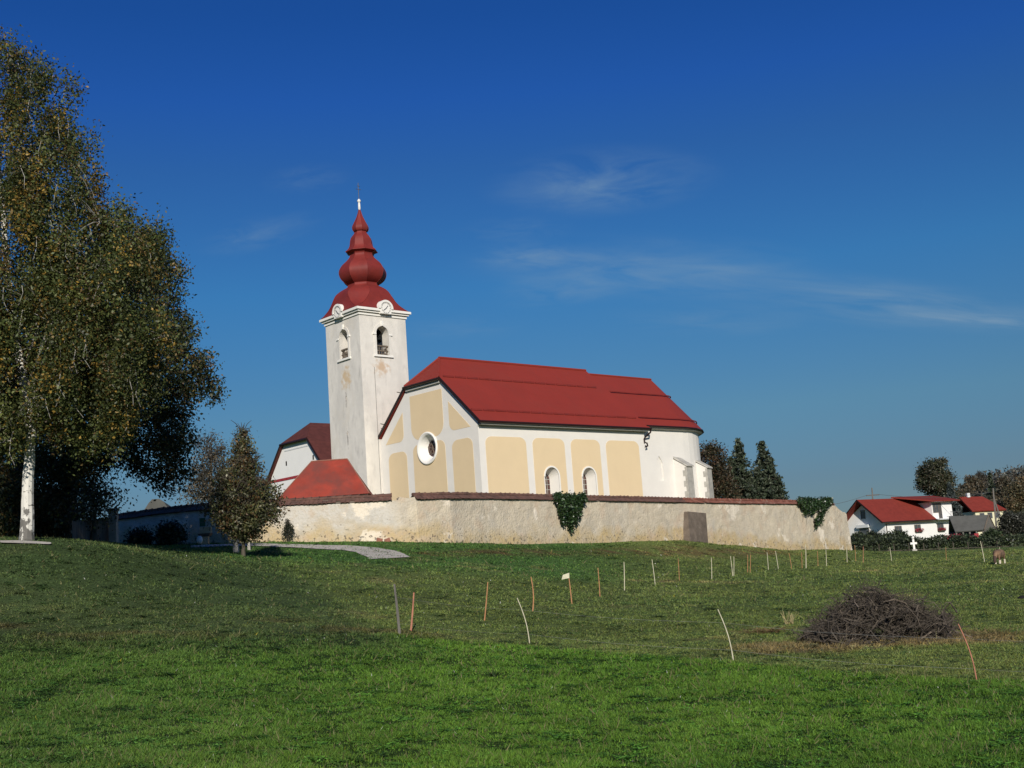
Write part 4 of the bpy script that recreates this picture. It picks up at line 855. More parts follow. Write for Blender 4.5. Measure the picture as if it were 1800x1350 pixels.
# --- silver birch
bb = G(47, 953, 20, 46); bb = Pp(47, 955, 39.5); bb[2] = Hs(bb[0], bb[1])
def bl(px_, py_, D=39.5): return rel(bb, px_, py_, D)
BP = [(-150, 260), (-110, 130), (-50, 50), (8, 56), (28, 92), (50, 100), (70, 60), (82, 98), (96, 120), (122, 108), (128, 150), (142, 178), (140, 215), (168, 236), (158, 262), (162, 296), (190, 312), (192, 340), (218, 366), (254, 388), (292, 414), (305, 455), (285, 500), (300, 560), (305, 630), (280, 690), (250, 745), (215, 775), (170, 790), (130, 780), (95, 800), (70, 770), (30, 800), (-70, 830), (-170, 780), (-190, 520)]
tree('birch_tree', 'tall white-barked birch tree with drooping branches, nearest at the left edge', 'tree', bb,
     [(0, 0, 0), bl(50, 860), bl(54, 760), bl(44, 680), bl(28, 585), bl(12, 480), bl(6, 380), bl(-2, 290), bl(-8, 190), bl(-10, 90)], .205,
     outline_clumps(bb, BP, 39.5, 2.9, 1800, gap=lambda x, y: .48-.08*np.clip((y-150)/480, 0, 1), gs=16, rag=34, free=[(-8, 190), (-2, 290), (8, 380), (14, 480), (28, 585), (44, 680), (54, 760), (50, 860)]), .052, GR, (.42, .30, .13, .06, .09), BIRCH, spread=(.19, .22, .36), per=165, nlimb=.3, hang=.8, limbmat=BRANCHM, zlow=4.6)
# --- broad dark lime tree beside it
lb = Pp(112, 955, 52); lb[2] = Hs(lb[0], lb[1])
def ll(px_, py_, D=52): return rel(lb, px_, py_, D)
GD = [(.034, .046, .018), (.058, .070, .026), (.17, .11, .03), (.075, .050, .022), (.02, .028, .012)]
LP = [(200, 400), (240, 392), (272, 408), (290, 425), (312, 436), (326, 480), (322, 515), (352, 528), (338, 552), (352, 575), (350, 600), (384, 626), (372, 650), (380, 700), (336, 712), (328, 745), (344, 785), (330, 815), (338, 852), (312, 872), (288, 862), (268, 832), (240, 848), (218, 818), (180, 840), (165, 868), (140, 900), (128, 955), (60, 956), (-70, 956), (-70, 600), (0, 540), (100, 470), (170, 430)]
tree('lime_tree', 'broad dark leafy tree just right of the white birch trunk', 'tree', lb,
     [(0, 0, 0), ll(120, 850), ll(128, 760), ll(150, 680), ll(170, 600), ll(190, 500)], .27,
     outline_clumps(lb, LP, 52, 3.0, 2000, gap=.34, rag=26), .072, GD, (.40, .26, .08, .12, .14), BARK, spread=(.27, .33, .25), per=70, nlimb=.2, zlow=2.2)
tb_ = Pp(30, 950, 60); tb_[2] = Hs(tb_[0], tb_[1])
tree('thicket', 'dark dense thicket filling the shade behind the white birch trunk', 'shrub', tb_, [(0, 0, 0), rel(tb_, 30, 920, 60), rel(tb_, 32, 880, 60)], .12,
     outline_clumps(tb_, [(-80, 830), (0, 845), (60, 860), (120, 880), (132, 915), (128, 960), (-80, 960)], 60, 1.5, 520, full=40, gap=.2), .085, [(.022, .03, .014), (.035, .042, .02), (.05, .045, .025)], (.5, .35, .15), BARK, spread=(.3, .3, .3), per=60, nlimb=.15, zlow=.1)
# --- small ivy-grown tree by the old gate
ib = Pp(165, 958, 50); ib[2] = Hs(ib[0], ib[1])
def il(px_, py_, D=50): return rel(ib, px_, py_, D)
tree('small_tree', 'small grey-green leafy tree behind the board fence at the left', 'tree', ib, [(0, 0, 0), il(166, 930), il(168, 900), il(170, 870)], .14,
     [(il(168, 880), (.8, .9, .8), 40), (il(150, 905), (.6, .7, .6), 20), (il(190, 868), (.35, .4, .3), 8)], .06, [(.05, .06, .035), (.10, .11, .08), (.16, .15, .03)], (.5, .4, .1), BARK, per=55, nlimb=.5)
# --- young pyramidal lime on the lawn
sb = G(428, 978, 40, 60)
def sl_(px_, py_): return rel(sb, px_, py_, sb[1])
GB = [(.075, .085, .034), (.115, .115, .046), (.115, .068, .028), (.06, .066, .03), (.22, .21, .15)]
lob = []
for (yy, hw_) in ((770, 4), (795, 13), (820, 28), (845, 44), (870, 60), (895, 64), (916, 54), (936, 26)):
    kk = hw_*1.12/2107.86*sb[1]; lob.append((sl_(429+(2 if yy > 860 else -2), yy), (kk, kk, .42), int(8+hw_*1.35)))
tree('young_tree', 'young cone-shaped tree standing on the lawn before the wall, thin brown leaves', 'tree', sb, [(0, 0, 0), sl_(428, 950), sl_(430, 900), sl_(429, 840), sl_(428, 752)], .075, lob, .055, GB, (.32, .22, .22, .14, .10), BARK, spread=(.17, .17, .12), per=44, nlimb=.5, twigs=True, tw=.4)
# --- nearly bare tree behind it
eb = Pp(368, 900, 92); eb[2] = Hs(eb[0], eb[1])
def el_(px_, py_): return rel(eb, px_, py_, 92)
tree('bare_tree', 'thinly leaved grey tree rising behind the wall between the dark tree and the young one', 'tree', eb, [(0, 0, 0), el_(370, 860), el_(371, 820), el_(371, 780)], .25,
     [(el_(370, 800), (1.6, 1.5, 1.7), 46), (el_(352, 840), (1.3, 1.3, 1.3), 34), (el_(390, 835), (1.2, 1.2, 1.4), 30), (el_(355, 870), (1.5, 1.5, .9), 40), (el_(395, 868), (1.0, 1.0, 1.0), 26)], .085,
     [(.07, .065, .045), (.10, .075, .04), (.12, .11, .09)], (.5, .3, .2), BARK, spread=(.35, .35, .35), per=34, nlimb=.8, twigs=True, tw=.55)
# --- conifers right of the apse
def conifer(name, label, base_px, D, top_px, hw_px, pal, seed, side=(), leaf=.16, bias=.92, layers=26, group=None, cat='tree', n=11000):
    b_ = Pp(base_px[0], base_px[1], D); t_ = Pp(top_px[0], top_px[1], D); zb = min(b_[2], Hs(b_[0], b_[1])); root = empty(name, (b_[0], b_[1], zb), 0, label=label, cat=cat, group=group)
    Ht = t_[2]-zb; Rm = hw_px/FPX*D; mb = MB(); mb.tube([(0, 0, -.3), (0, 0, Ht*.5), (t_[0]-b_[0], 0, Ht*.98)], [.22, .14, .02], 6); cs = []
    z0f = (b_[2]-zb)/Ht*.6
    tips = [(0, 0, Ht, Rm)]+[(dx_/FPX*D, random.uniform(-.8, .8), Ht*(1-dz), Rm*.6) for dx_, dz in side]
    V, F_, Cc, nv = [], [], [], 0
    for (ox, oy, hh, rm) in tips:
        for i in range(layers):
            fz = 1-(i/layers)**1.05; z_ = hh*(z0f+(1-z0f)*fz); rr2 = rm*min(1, (1-fz)**bias*1.05+.02); nb = max(4, int(6+rr2*4))
            for k in range(nb):
                a = random.uniform(0, 6.28); r2 = rr2*random.uniform(.6, 1.1); e = Vector((ox+math.cos(a)*r2, oy+math.sin(a)*r2, z_-r2*.22+random.uniform(-.15, .15)))
                mb.tube([(ox, oy, z_), e], [.03, .01], 3)
                for q in np.linspace(.15, 1, max(3, int(r2*4))): cs.append((ox+(e.x-ox)*q, oy+(e.y-oy)*q, z_+(e.z-z_)*q))
    mb.build('trunk', BARK, root); cs = np.array(cs); v, f, c = leaves_arr(cs, max(2, n/len(cs)), (.13, .13, .10), leaf, pal, [1/len(pal)]*len(pal), aspect=.8); fast_mesh('crown', v, f, NEEDLE, root, col=c); return root
PD = [(.028, .042, .022), (.042, .058, .030), (.075, .088, .055), (.018, .026, .014)]
conifer('conifer_tree', 'dark pointed conifer behind the wall, left of the twin pair right of the church', (1307, 878), 112, (1307, 776), 38, PD, 1, bias=.72, n=17000, side=((-16, .16), (14, .30)), group=None)
conifer('conifer_tree', 'dark pointed conifer behind the wall, rightmost of the twin pair right of the church', (1349, 878), 112, (1343, 779), 44, PD, 2, bias=.75, n=19000, side=((12, .14), (-14, .26), (22, .34)), group=None)
wb = Pp(1256, 878, 104); wb[2] = Hs(wb[0], wb[1])
def wl_(px_, py_): return rel(wb, px_, py_, 104)
tree('round_tree', 'brownish olive round-topped tree directly behind the church apse', 'tree', wb, [(0, 0, 0), wl_(1256, 850), wl_(1254, 810)], .25,
     [(wl_(1252, 815), (1.4, 1.4, 1.5), 50), (wl_(1262, 838), (1.4, 1.4, 1.6), 50), (wl_(1266, 862), (1.6, 1.5, 1.3), 50), (wl_(1247, 850), (1.2, 1.4, 1.6), 36), (wl_(1250, 789), (.3, .3, .5), 6)], .09,
     [(.055, .045, .022), (.085, .052, .028), (.035, .04, .02), (.09, .075, .05)], (.35, .3, .25, .1), BARK, spread=(.3, .3, .3), per=90)

# ivy on the wall
def ivy(px0, px1, py0, shape, label, sd_):
    rs = random.Random(sd_); i = idx((px0+px1)/2); fnv = np.array([fn[i][0], fn[i][1], 0]); c0 = wallpt((px0+px1)/2, py0, .1); root = empty('ivy', tuple(c0), 0, label=label, cat='ivy')
    pts = []
    for _ in range(5200):
        x_ = rs.uniform(px0-4, px1+4); u_ = (x_-px0)/(px1-px0); dep = np.interp(u_, [s[0] for s in shape], [s[1] for s in shape])
        dep *= (.35+1.1*vnoise(x_, 0, 2.2, sd_)); y_ = py0-6+(dep+6)*rs.random()**.8
        if fbm(x_, y_, 6, sd_, 2) < .40 and y_ > py0+8: continue
        pts.append(wallpt(x_, y_, rs.uniform(.12, .42)*(1 if y_ > py0+2 else 1.0)+(-.3 if y_ < py0 else 0))-c0)
    pts = np.array(pts); v, f, c = leaves_arr(pts, 2.6, (.08, .08, .08), .062, [(.018, .040, .012), (.03, .058, .018), (.045, .075, .03), (.012, .022, .009)], (.35, .3, .15, .2), aspect=1.5)
    fast_mesh('foliage', v, f, GLOSSY_LEAF, root, col=c); mb = MB()
    for s in shape:
        if s[1] > 12: 
            a_ = wallpt(px0+s[0]*(px1-px0), py0, .08)-c0; b_ = wallpt(px0+s[0]*(px1-px0)-3, py0+s[1]+8, .08)-c0; mb.tube([tuple(a_), tuple((a_+b_)/2+fnv*.04), tuple(b_)], [.03, .02, .012], 4)
    mb.build('stems', BARK, root)
ivy(981, 1023, 876, [(0, 3), (.1, 26), (.25, 44), (.4, 36), (.55, 50), (.7, 40), (.85, 46), (.95, 30), (1, 3)], 'dark green ivy hanging over the middle of the wall under the church windows', 3)
ivy(1408, 1457, 882, [(0, 3), (.12, 28), (.25, 34), (.36, 14), (.5, 30), (.65, 54), (.78, 36), (.9, 18), (1, 3)], 'larger dark ivy hanging near the right-hand end of the wall', 4)

# ---------------------------------------------------------------- stakes
ST = [(702.3,1114.5,693,1026.6,'g',.055,'thick weathered grey post, leftmost in the meadow'),
 (721.5,1110,727.5,1041.6,'r',.04,'short rough reddish stake just right of the thick grey post'),
 (851,1090.5,857.4,1023,'o',.028,'orange brown stake leaning right, third from the left'),
 (931.2,1132,909,1051,'p',.02,'pale bent stake in the near meadow below the round window'),
 (935.7,1075,933.3,1014,'o',.03,'upright orange stake behind the pale bent stake'),
 (1005.3,1062,999,1008,'o',.03,'orange stake with a small board nailed to its top'),
 (1054.5,1049,1051,998,'o',.026,'thin orange stake right of the one with the board'),
 (1097.4,1038,1096.8,987.6,'p',.028,'upright pale stake right of the thin orange stake'),
 (1152,1030.5,1146,983.4,'p',.026,'pale stake leaning left, second of the two pale stakes in mid meadow'),
 (1194,1020,1192,981.6,'o',.022,'thin brown stake below the leaning slab of the wall'),
 (1251,1019,1250.3,980,'p',.026,'upright pale stake between the thin brown stake and a crossed pair'),
 (1288,1013.3,1284,977.7,'p',.024,'left stake of a pale pair that meet at the foot'),
 (1289.6,1013.3,1290,978.3,'p',.024,'right stake of a pale pair that meet at the foot'),
 (1313.7,1006.7,1314.3,975,'o',.024,'left stake of a parallel orange pair'),
 (1318.3,1006.7,1319.3,975,'o',.024,'right stake of a parallel orange pair'),
 (1350.7,1002.7,1348.3,971,'p',.026,'pale stake first right of the orange pair'),
 (1368.3,1001,1363,968.3,'p',.028,'left-leaning pale stake second right of the orange pair'),
 (1391.7,1000,1387.3,972.7,'o',.026,'brown stake leaning left before the wall end'),
 (1409.7,999.3,1409,970.7,'o',.026,'brown stake beside the tall pale post before the ivy'),
 (1416.7,999,1416,956.7,'p',.04,'tall pale post below the right-hand ivy'),
 (1437.7,995.3,1437,968.7,'o',.026,'brownish stake right of the tall pale post'),
 (1452.7,995,1451.7,966,'p',.03,'pale stake nearest the last stretch of wall'),
 (1489,989.3,1488,960.7,'p',.035,'pale corner post with a dark brace at the wall end'),
 (1504.3,986.7,1502.3,958.3,'o',.026,'thin stake just right of the braced corner post'),
 (1517,989.3,1517.3,960.7,'r',.03,'reddish stake before the left end of the hedge'),
 (1567.3,985.7,1564,961.7,'p',.03,'pale stake before the hedge below the white house'),
 (1663.3,986.7,1662.3,961.7,'o',.022,'faint brown stake before the hedge, below the balcony'),
 (1731,989,1723.3,951,'p',.035,'tall leaning pale post left of the sheep'),
 (1289.3,1161,1261.7,1071,'p',.018,'near pale bent stake left of the brush pile'),
 (1717,1195,1684.3,1096.7,'r',.016,'nearest reddish stake leaning left, right of the brush pile'),
 (1758,973,1757,962,'p',.03,'short pale post in the field above the sheep')]
MT = dict(g=WOODG, o=WOODO, p=WOODP, r=WOODR); tops = {}
for k, (x0, y0, x1, y1, t_, rd_, lab) in enumerate(ST):
    b_ = G(x0, y0, 10, 130); D = b_[1]; tp = Pp(x1, y1, D+random.uniform(-.1, .1)); d_ = Vector(tp-b_); mb = MB()
    bend = .05 if lab.find('bent') >= 0 or lab.find('nearest reddish') >= 0 else .006
    side = Vector((1, 0, 0))*-1; pts = []
    for j in range(9):
        u_ = j/8; pts.append(Vector((0, 0, -.06))*(1-u_)+d_*u_+side*(-math.sin(u_*math.pi)*bend*d_.length))
    mb.tube(pts, [rd_*.55*(1.15-.3*j/8)*random.uniform(.92, 1.08) for j in range(9)], 6)
    o = mb.build('stake', MT[t_], None); o.location = b_; tagk(o, lab, 'stake', 'stakes of the pasture fence'); tops[k] = (Vector(b_), d_, pts)
    if 'board nailed' in lab:
        rt_ = empty('stake', tuple(b_), 0, label=lab, cat='stake', group='stakes of the pasture fence'); 
        for kk in ('label', 'category', 'group'): del o[kk]
        o.name = 'post'; rt_.name = 'stake'; o.parent = rt_; o.location = (0, 0, 0)
        mb = MB(); e = pts[-1]; mb.hexa([e+Vector((-.22, -.03, -.17)), e+Vector((.02, -.03, -.14)), e+Vector((.02, .0, -.14)), e+Vector((-.22, .0, -.17))], [e+Vector((-.17, -.03, -.03)), e+Vector((.03, -.03, .02)), e+Vector((.03, .0, .02)), e+Vector((-.17, .0, -.03))]); mb.build('board', WOODP, rt_)
    if 'dark brace' in lab:
        rt_ = empty('stake', tuple(b_), 0, label=lab, cat='stake', group='stakes of the pasture fence')
        for kk in ('label', 'category', 'group'): del o[kk]
        o.name = 'post'; rt_.name = 'stake'; o.parent = rt_; o.location = (0, 0, 0)
        e = Vector(G(1496, 986, 30, 120)-b_); mb = MB(); mb.tube([pts[3], e], .04, 5); mb.build('brace', DARK, rt_)
# electric strings between the near stakes
STR = mat('grey white fence string', (.34, .34, .30), var=.3)
seq = [0, 3, 28, 29]
for hgt in (.35, .8):
    mb = MB(); P_ = []
    for s_ in seq: b_, d_, pts = tops[s_]; P_.append(b_+pts[int(8*hgt)])
    P_.append(P_[-1]+Vector((2.5, -1.6, -.1))); org = P_[0].copy()
    for i in range(len(P_)-1): mb.tube([P_[i].lerp(P_[i+1], u_)-org-Vector((0, 0, .05*math.sin(u_*math.pi)*1)) for u_ in np.linspace(0, 1, 8)], 0.0019, 3, cap=False)
    o = mb.build('fence_string', STR, None); o.location = org; tagk(o, ('lower' if hgt < .5 else 'upper')+' thin white fence string strung between the near bent stakes', 'string')

# ---------------------------------------------------------------- brush pile
pc = Vector(G(1545, 1124, 15, 40)); DP = pc.y; sc_ = DP/FPX
pile = empty('brush_pile', tuple(pc), 0, label='heap of cut dead branches lying on the meadow at right', cat='brush pile')
prof_ = [(-116, 8), (-96, 22), (-75, 46), (-52, 66), (-30, 80), (-8, 94), (10, 90), (33, 74), (56, 60), (78, 42), (96, 34), (110, 24), (118, 6)]
mb = MB(); mb2 = MB(); rs = random.Random(5)
for k in range(1300):
    u_ = rs.uniform(-112, 112); h_ = float(np.interp(u_, [p[0] for p in prof_], [p[1] for p in prof_]))*sc_; y_ = rs.gauss(0, .5)
    fall = max(0, 1-(abs(y_)/1.25)**2); zc = h_*fall*rs.random()**.6*.92+.02
    L_ = rs.uniform(.18, .75); an = rs.uniform(0, 6.28); tilt = rs.gauss(0, .45)
    if k % 9 == 0: tilt += .5; L_ *= 1.15
    d_ = Vector((math.cos(an), math.sin(an)*.8, tilt)).normalized(); c_ = Vector((u_*sc_, y_, zc)); r0 = rs.choice([.005, .006, .008, .010, .014, .019]); pts = []
    cv = Vector((rs.gauss(0, 1), rs.gauss(0, 1), rs.gauss(0, 1)))*L_*.2
    for j in range(4):
        t_ = j/3-.5; pts.append(c_+d_*L_*t_+cv*(1-4*t_*t_)+Vector((rs.gauss(0, .01), rs.gauss(0, .01), rs.gauss(0, .01))))
    for p in pts: p.z = max(p.z, .01)
    (mb2 if rs.random() < .12 else mb).tube(pts, [r0, r0*.85, r0*.7, r0*.4], 4, cap=False)
    for _ in range(4):
        s_ = pts[rs.choice([1, 2, 3])]; e = s_+Vector((rs.gauss(0, .15), rs.gauss(0, .13), rs.gauss(.05, .12))); e.z = max(e.z, .01); mb.tube([s_, s_.lerp(e, .5)+Vector((0, 0, rs.gauss(0, .02))), e], [r0*.5, r0*.4, .002], 3, cap=False)
for _ in range(160):
    a = rs.uniform(0, 6.28); q = Vector((math.cos(a)*rs.uniform(1.0, 1.55), math.sin(a)*rs.uniform(.7, 1.3), .015)); d_ = Vector((rs.gauss(0, 1), rs.gauss(0, 1), rs.uniform(-.05, .2))).normalized()*rs.uniform(.08, .3); (mb2 if rs.random() < .4 else mb).tube([q, q+d_*.5+Vector((0, 0, .015)), q+d_], [.007, .006, .003], 4, cap=False)
mb.build('branches', TWIG, pile, fix=False); mb2.build('pale_branches', TWIGL, pile, fix=False)
def weed(px_, py_, h_, n_, lab, col, sprd=.1, cat='weed', name='dry_weed', D=None):
    b_ = Vector(G(px_, py_, 10, 130)); V = []; C_ = []
    for k in range(n_):
        a = rng.uniform(0, 6.28); bs = rng.normal(0, sprd*.5, 2); e = np.array([rng.normal(0, sprd), rng.normal(0, sprd), h_*rng.uniform(.5, 1)]); wv_ = np.array([math.cos(a), math.sin(a), 0])*.010
        V += [(bs[0]-wv_[0], bs[1]-wv_[1], -.01), (bs[0]+wv_[0], bs[1]+wv_[1], -.01), (bs[0]+e[0]+wv_[0]*.4, bs[1]+e[1], e[2]), (bs[0]+e[0]-wv_[0]*.4, bs[1]+e[1], e[2])]; C_ += [np.array(col)*rng.uniform(.6, 1.3)]*4
    o = fast_mesh(name, np.array(V), np.arange(len(V)).reshape(-1, 4), GRASSM, col=np.array(C_)); o.location = b_; tagk(o, lab, cat); return o
weed(1389, 1098, .36, 26, 'pale dry weed stalks standing just left of the brush pile', (.42, .35, .18), .09)
weed(868, 1190, .10, 90, 'dark low weed rosette in the bright foreground grass', (.03, .06, .015), .14)
weed(1345, 1112, .12, 260, 'low dry tawny grass tuft left of the brush pile', (.26, .17, .08), .45)
weed(1730, 1118, .16, 260, 'low dry tawny grass tuft right of the brush pile', (.24, .19, .08), .55)

# ---------------------------------------------------------------- sheep
sp = Vector(G(1758, 991, 50, 110)); kS = sp.y/FPX
SH = empty('sheep', tuple(sp), R(230), label='brown sheep with pale legs grazing at the far right of the field', cat='sheep')
def skinned(name, nodes, edges, m, parent, sub=2):
    me = bpy.data.meshes.new(name); me.from_pydata([n_[0] for n_ in nodes], edges, []); o = bpy.data.objects.new(name, me); COL.objects.link(o); o.parent = parent
    md = o.modifiers.new('s', 'SKIN'); sv = me.skin_vertices[0] if me.skin_vertices else None
    if sv is None:
        a_ = me.attributes; me.skin_vertices  # layer is made with the modifier below
    return o, md
def body_mesh(name, chains, m, parent):
    """one continuous metaball-like body: tubes fused by a remesh"""
    mb = MB()
    for pts, rad in chains: mb.tube(pts, rad, 12)
    o = mb.build(name, m, parent, smooth=True); md = o.modifiers.new('r', 'REMESH'); md.mode = 'VOXEL'; md.voxel_size = .018; s_ = o.modifiers.new('s', 'SMOOTH'); s_.iterations = 4
    bpy.context.view_layer.update(); me = bpy.data.meshes.new_from_object(o.evaluated_get(bpy.context.evaluated_depsgraph_get())); o.modifiers.clear(); o.data = me; me.polygons.foreach_set('use_smooth', [True]*len(me.polygons)); return o
bz = .56
ch_ = [([(-.55, 0, bz+.06), (-.50, 0, bz+.03), (-.3, 0, bz), (0, 0, bz-.02), (.3, 0, bz), (.46, 0, bz+.02), (.52, 0, bz+.02)], [.08, .18, .24, .26, .235, .17, .08]),
       ([(.40, 0, bz+.02), (.58, 0, bz-.05), (.70, 0, bz-.22), (.76, 0, bz-.36), (.80, 0, bz-.47)], [.15, .115, .085, .08, .05]), ([(-.5, 0, bz+.1), (-.6, 0, bz-.02), (-.61, 0, bz-.2)], [.05, .04, .02])]
for s_ in (1, -1):
    ch_.append(([(.34, s_*.10, bz-.05), (.35, s_*.11, .34), (.345, s_*.11, .18), (.35, s_*.11, .04), (.37, s_*.11, 0.0)], [.10, .06, .036, .03, .036]))
    ch_.append(([(-.40, s_*.11, bz), (-.34, s_*.12, .38), (-.45, s_*.12, .24), (-.43, s_*.12, .05), (-.41, s_*.12, 0)], [.13, .08, .038, .03, .036]))
    ch_.append(([(.68, s_*.04, bz-.17), (.66, s_*.15, bz-.19)], [.035, .018]))
body_mesh('body', ch_, WOOL, SH); SH.scale = (.88, .88, .88)
for s_ in (1, -1):
    mb = MB(); mb.tube([(.35, s_*.11, .20), (.35, s_*.11, .035), (.37, s_*.11, -.005)], [.046, .040, .045], 8); mb.build('leg_fur', WOOLW, SH)
    mb = MB(); mb.tube([(-.45, s_*.12, .24), (-.43, s_*.12, .05), (-.41, s_*.12, -.005)], [.048, .040, .045], 8); mb.build('leg_fur', WOOLW, SH)
mb = MB(); mb.tube([(.66, 0, bz-.15), (.765, 0, bz-.37), (.805, 0, bz-.485)], [.093, .088, .056], 10); mb.build('face_fur', WOOLD, SH)

# ---------------------------------------------------------------- house on the right
HY = R(56); hz = lambda z: (z-1.6)*1.357+1.6; hs_ = 1.357
hp = Pp(1556, 925, 190); HX = empty('house', (hp[0], hp[1], 0), math.pi/2-HY, label='white house with red roof, dormer balcony and red window flowers at right', cat='house')
def h3(x, y, z): return (x*hs_, y*hs_, hz(z))
gw = 5.6; mid = 2.8; za = 7.55
m_ = MB(); m_.prism([(0, hz(2)), (gw*hs_, hz(2)), (gw*hs_, hz(5.75)), (mid*hs_, hz(za)), (0, hz(5.45))], 0, 12.6*hs_, 'x'); hw_ = m_.build('wall', PLASTER2, HX)
m_ = MB(); ov = 1.1
e1, e2, rdg = (-.55, 5.18), (gw+.5, 5.35), (mid, 8.05)
m_.slab([h3(-ov, e1[0], e1[1]), h3(8.75, e1[0], e1[1]), h3(8.75-4.4, rdg[0], rdg[1]), h3(-ov, rdg[0], rdg[1])], .22)
m_.slab([h3(8.75-4.4, rdg[0], rdg[1]), h3(8.75, e1[0], e1[1]), h3(8.78, e1[0], e1[1]), h3(8.78, rdg[0], rdg[1])], .22)
m_.slab([h3(12.9, e2[0], e2[1]), h3(-ov, e2[0], e2[1]), h3(-ov, rdg[0], rdg[1]), h3(12.9, rdg[0], rdg[1])], .22)
hr = m_.build('roof', HROOF, HX)
m_ = MB(); m_.tube([h3(-ov, e1[0]-.05, e1[1]-.06), h3(8.8, e1[0]-.05, e1[1]-.06)], .1, 6); m_.tube([h3(.3, -.45, 5.05), h3(.15, -.06, 4.9), h3(.15, -.06, 2.5)], .07, 6)
m_.slab([h3(-ov-.02, e1[0]-.02, e1[1]-.18), h3(-ov-.02, e1[0]-.02, e1[1]+.02), h3(-ov-.02, rdg[0], rdg[1]+.02), h3(-ov-.02, rdg[0], rdg[1]-.18)], .06)
m_.slab([h3(-ov-.02, e2[0], e2[1]-.18), h3(-ov-.02, rdg[0], rdg[1]-.18), h3(-ov-.02, rdg[0], rdg[1]+.02), h3(-ov-.02, e2[0], e2[1]+.02)], .06); m_.build('gutter', DARK, HX)
# dormer
dm = MB().box(8.78*hs_, 12.58*hs_, -.004, 3.4*hs_, hz(5.15), hz(7.30)).build('dormer', PLASTER2, HX)
m_ = MB(); m_.slab([h3(8.2, -.75, 7.42), h3(13.4, -.75, 7.42), h3(13.1, 2.9, 8.25), h3(5.2, 2.9, 8.25)], .2); m_.build('dormer_roof', HROOF, dm)
m_ = MB(); m_.box(8.75*hs_, 12.9*hs_, -1.0*hs_, -.006, hz(5.10), hz(5.24)); m_.build('balcony', PLASTG, HX)
m_ = MB()
for x_ in np.arange(10.9, 12.85, .22): m_.tube([h3(x_, -.95, 5.24), h3(x_, -.95, 6.0)], .02, 4)
m_.tube([h3(10.9, -.95, 6.0), h3(12.85, -.95, 6.0)], .035, 5); m_.tube([h3(12.85, -.95, 6.0), h3(12.85, 0, 6.0)], .035, 5); m_.build('railing', IRON, HX)
def hwin(x0, x1, z0, z1, flowers=False, nm='window', shutter=True):
    w_ = MB().box(x0*hs_, x1*hs_, -.05, -.015, hz(z0), hz(z1)).build(nm, WINGL, HX); m_ = MB(); t_ = .07
    m_.box(x0*hs_-t_, x1*hs_+t_, -.09, -.052, hz(z1), hz(z1)+t_); m_.box(x0*hs_-t_, x1*hs_+t_, -.09, -.052, hz(z0)-t_, hz(z0)); m_.box(x0*hs_-t_, x0*hs_, -.09, -.052, hz(z0), hz(z1)); m_.box(x1*hs_, x1*hs_+t_, -.09, -.052, hz(z0), hz(z1)); m_.box((x0+x1)/2*hs_-.04, (x0+x1)/2*hs_+.04, -.09, -.052, hz(z0), hz(z1))
    m_.build('window_frame', TWIGL, w_)
    if flowers:
        fb = empty('flower_box', label=None); fb.parent = HX; fb.name = 'flower_box'
        MB().box(x0*hs_-.1, x1*hs_+.1, -.4, -.12, hz(z0)-.05, hz(z0)+.15).build('box', TWIG, fb)
        pts = np.stack([rng.uniform(x0*hs_-.15, x1*hs_+.2, 160), rng.uniform(-.5, -.1, 160), rng.uniform(hz(z0)+.02, hz(z0)+.45, 160)], 1); v, f, c = leaves_arr(pts, 3, (.05, .05, .05), .07, [(.40, .02, .05), (.30, .03, .06), (.05, .08, .02)], (.5, .3, .2)); fast_mesh('flowers', v, f, LEAF, fb, col=c)
hwin(1.62, 2.75, 3.75, 4.6); hwin(5.16, 6.2, 3.85, 4.64, True); hwin(9.37, 10.45, 3.8, 4.62, True); hwin(8.98, 9.95, 6.05, 7.05); hwin(9.97, 10.48, 5.3, 7.05, nm='balcony_door')
for (y0, y1, z0, z1) in ((2.75, 3.25, 5.8, 6.68), (2.4, 3.7, 3.7, 4.72)):
    w_ = MB().box(-.05, -.012, y0*hs_, y1*hs_, hz(z0), hz(z1)).build('gable_window', WINGL, HX); MB().box(-.10, -.052, y0*hs_-.08, y0*hs_, hz(z0)-.06, hz(z1)+.06).box(-.10, -.052, y1*hs_, y1*hs_+.08, hz(z0)-.06, hz(z1)+.06).box(-.13, -.052, y0*hs_-.12, y1*hs_+.12, hz(z1)+.061, hz(z1)+.14).build('window_frame', TWIGL, w_)
MB().box(-.5, -.06, 2.2*hs_, 3.95*hs_, hz(4.75), hz(5.1)).build('awning', PLASTG, HX)

# second house, shed, poles at far right
p2 = Pp(1718, 900, 235); H2 = empty('house', (p2[0], p2[1], 0), R(12), label='pale yellow house with dull red roof half hidden behind the grey shed', cat='house')
def u2(px_, py_): q = Pp(px_, py_, 235); return q[0]-p2[0], q[2]
xa, zt = u2(1690, 873); xb, ze2 = u2(1754, 896); x2, zb2 = u2(1736, 912)
m_ = MB(); m_.slab([(xa-.6, -3.5, ze2), (xb, -3.5, ze2-.1), (xb-1.8, 1, zt-.2), (xa-.2, 1, zt)], .25); m_.slab([(xb, 5.5, ze2), (xa-.6, 5.5, ze2), (xa-.2, 1, zt), (xb-1.8, 1, zt-.2)], .25); m_.build('roof', HROOF, H2)
MB().box(xa+.3, xb-.4, -3, 5, zb2-6, ze2-.1).build('wall', YELL, H2)
for q in (.25, .5, .75): MB().box(xa+(xb-xa)*q-.5, xa+(xb-xa)*q+.5, -3.04, -3.01, ze2-1.6, ze2-.5).build('window', WINGL, H2)
MB().box(xa+1.4, xa+2.0, .6, 1.2, zt-.2, zt+.6).build('chimney', PLASTG, H2)
ps = Pp(1700, 945, 172); SHD = empty('shed', (ps[0], ps[1], 0), R(-8), label='low grey-roofed wooden shed with boarded gable right of the white house', cat='shed')
